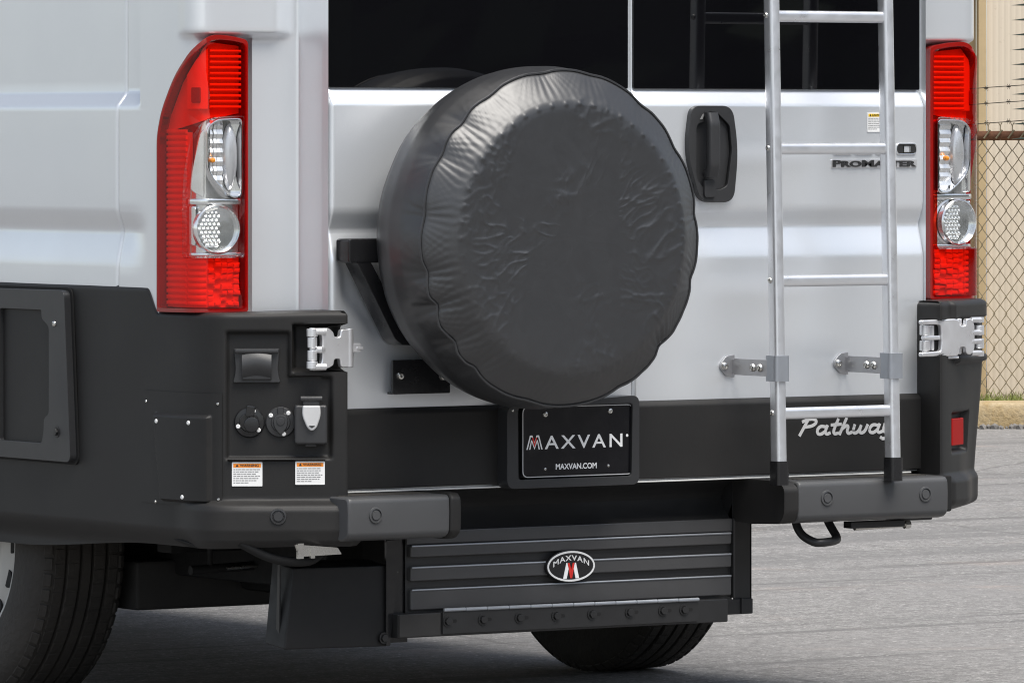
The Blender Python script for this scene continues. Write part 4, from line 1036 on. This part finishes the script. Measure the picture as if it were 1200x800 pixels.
# black storage box, left
b = B(); bb = bmesh.new()
F = [(-.829, .05, .369), (-.851, .05, .197), (-.588, .05, .193), (-.588, .05, .366)]; K = [(-.829, .136, .380), (-.858, .120, .206), (-.588, .120, .201), (-.588, .136, .376)]
V = [bb.verts.new(p) for p in F+K]
for f in ((0, 1, 2, 3), (7, 6, 5, 4), (0, 4, 5, 1), (1, 5, 6, 2), (2, 6, 7, 3), (3, 7, 4, 0)): bb.faces.new([V[i] for i in f])
bmesh.ops.bevel(bb, geom=bb.edges[:], offset=.005, segments=2, affect='EDGES', profile=.5); b.merge(bb)
sb = b.build('storage_box', 'boxblack', van)
b = B(); b.prism([(.072, .375), (.080, .375), (.088, .200), (.074, .200)], 0, .0035, frame((-.846, 0, 0), (0, -1, 0), (-1, 0, 0)) @ Matrix.Scale(-1, 4, (1, 0, 0)) @ Matrix.Rotation(0, 4, 'X')); b.build('lid_flange', 'steel_black', sb)
b = B(); b.prism(rpoly([(-.600, .195), (-.590, .195), (-.570, .36), (-.560, .42), (-.600, .42)], .004), 0, .004, rear(.046)); b.box((-.59, .058, .20), (-.536, .064, .50)); b.build('box_bracket', 'gloss_black', sb)
put('bolt', HEX, sb, rear(.045, -.604, .212)); put('bolt', RIVS, sb, rear(.045, -.572, .352))
# little aluminium bracket and hoses under the left step
b = B(); b.prism(rpoly([(-.895, .402), (-.79, .404), (-.80, .418), (-.905, .428)], .002), 0, .004, rear(-.075)); b.box((-.90, -.082, .398), (-.886, -.075, .43)); b.box((-.868, -.0815, .398), (-.858, -.076, .424)); b.build('step_hanger', 'steel', van)
b = B(); b.tube([Vector(p) for p in chaikin([(-.98, .02, .43), (-.92, -.0, .395), (-.86, -.02, .385), (-.82, -.03, .392), (-.80, -.02, .42), (-.78, 0, .46)], 3)], .010, 10); b.build('hose', 'under', van, smooth=60)
b = B(); b.box((-.72, .88, .225), (-.30, 1.08, .335), bev=.01); b.build('cross_tank', 'tank', van)
b = B(); b.tube([(-.70, .53, .338), (-.50, .53, .344)], .004, 10); b.build('brake_line', 'steel', van)
b = B(); b.tube([(-.78, .55, .335), (-.45, .55, .345)], .010, 12); b.tube([(-.45, .55, .345), (-.30, .62, .42)], .010, 12)
for x in (-.73, -.52): b.tube([(x, .55, .34), (x, .55, .50)], .006, 8)
b.build('tail_pipe_rod', 'under', van)
b = B(); b.box((-.80, .60, .37), (-.55, .66, .40), bev=.004); b.box((-.9, .3, .42), (.9, .9, .5), bev=.02); b.box((-.45, .5, .26), (.35, 1.3, .43), bev=.02); b.build('underbody_frame', 'under', van)
for x0 in (-.62, .12):
    b = B(); b.box((x0, .25, .30), (x0+.10, 5.1, .50), bev=.01); b.build('frame_rail', 'under', van)
for x0 in (-1.02, .99):
    b = B(); b.box((x0, 1.75, .43), (x0+.04, 5.1, .95), bev=.01); b.build('side_sill', 'clad', van)
b = B(); b.tube([(-.75, 1.27, .372), (.75, 1.27, .372)], .045, 16); b.build('axle', 'under', van)
# wheels ------------------------------------------------------------
def tyre_mesh():
    RO, H = .372, .112
    pr = [(.222, -.095), (.236, -.106), (.280, -.117), (.322, -.116), (.345, -.109), (.358, -.100), (.366, -.088)]
    xs_ = [-.080, -.0555, -.0545, -.0485, -.0475, -.0185, -.0175, -.0115, -.0105, .0105, .0115, .0175, .0185, .0475, .0485, .0545, .0555, .080]
    for x in xs_:
        gd = any(a-1e-4 <= abs(x) <= b+1e-4 for a, b in ((.0115, .0175), (.0485, .0545)))
        pr.append((RO-.0016*(x/.08)**2*2-(.010 if gd else 0), x))
    pr += [(r, -w_) for r, w_ in pr[6::-1]]
    b = B(); b.lathe([(r, w_) for r, w_ in pr], Matrix(), 120)
    # shoulder blocks
    for i in range(64):
        a = 2*math.pi*i/64
        for sg in (-1, 1):
            Mx = Matrix.Rotation(a, 4, 'Z') @ Matrix.Translation((.3625, 0, sg*.093)) @ Matrix.Rotation(sg*R_(-38), 4, 'Y')
            b.box((-.004, -.0140, -.010), (.0040, .0140, .010), Mx, bev=.0015, seg=1)
    # fine blocks on the ribs
    for sg in (-1, 1):
        for i in range(72):
            a = 2*math.pi*(i+.5*(sg > 0))/72
            b.box((-.004, -.0135, -.0140), (.0016, .0135, .0140), Matrix.Rotation(a, 4, 'Z') @ Matrix.Translation((.371, 0, sg*.033)), bev=.0012, seg=1)
            b.box((-.004, -.0135, -.0110), (.0006, .0135, .0110), Matrix.Rotation(a, 4, 'Z') @ Matrix.Translation((.3705, 0, sg*.0685)), bev=.0012, seg=1)
    return b.mesh('tyre', 'rubber', smooth=35)
TY = tyre_mesh()
b = B(); b.lathe([(.222, .10), (.232, .104), (.233, .099), (.226, .093), (.221, .086), (.214, .085), (.190, .089), (.160, .092), (.120, .080), (.085, .070), (.075, .085), (.0001, .088)], Matrix(), 72); RIMM = b.mesh('rim', 'wheel', smooth=40)
b = B(); b.lathe([(.0001, .004), (.021, .004), (.021, 0)], Matrix(), 20)
HOLM = b.mesh('rim_hole', 'under', smooth=0)
for sgn, xw in ((-1, -.848), (1, .838)):
    wh = bpy.data.objects.new('rear_wheel', None); col.objects.link(wh); wh.parent = van
    wh.matrix_local = frame((xw, 1.25, .372), (0, -1 if sgn < 0 else 1, 0), (sgn, 0, 0))
    link('tyre', TY, wh); link('rim', RIMM, wh)
    for i in range(15): put('rim_hole', HOLM, wh, Matrix.Rotation(2*math.pi*i/15, 4, 'Z') @ Matrix.Translation((.191, 0, .0860)) @ Matrix.Rotation(R_(-8), 4, 'Y'))
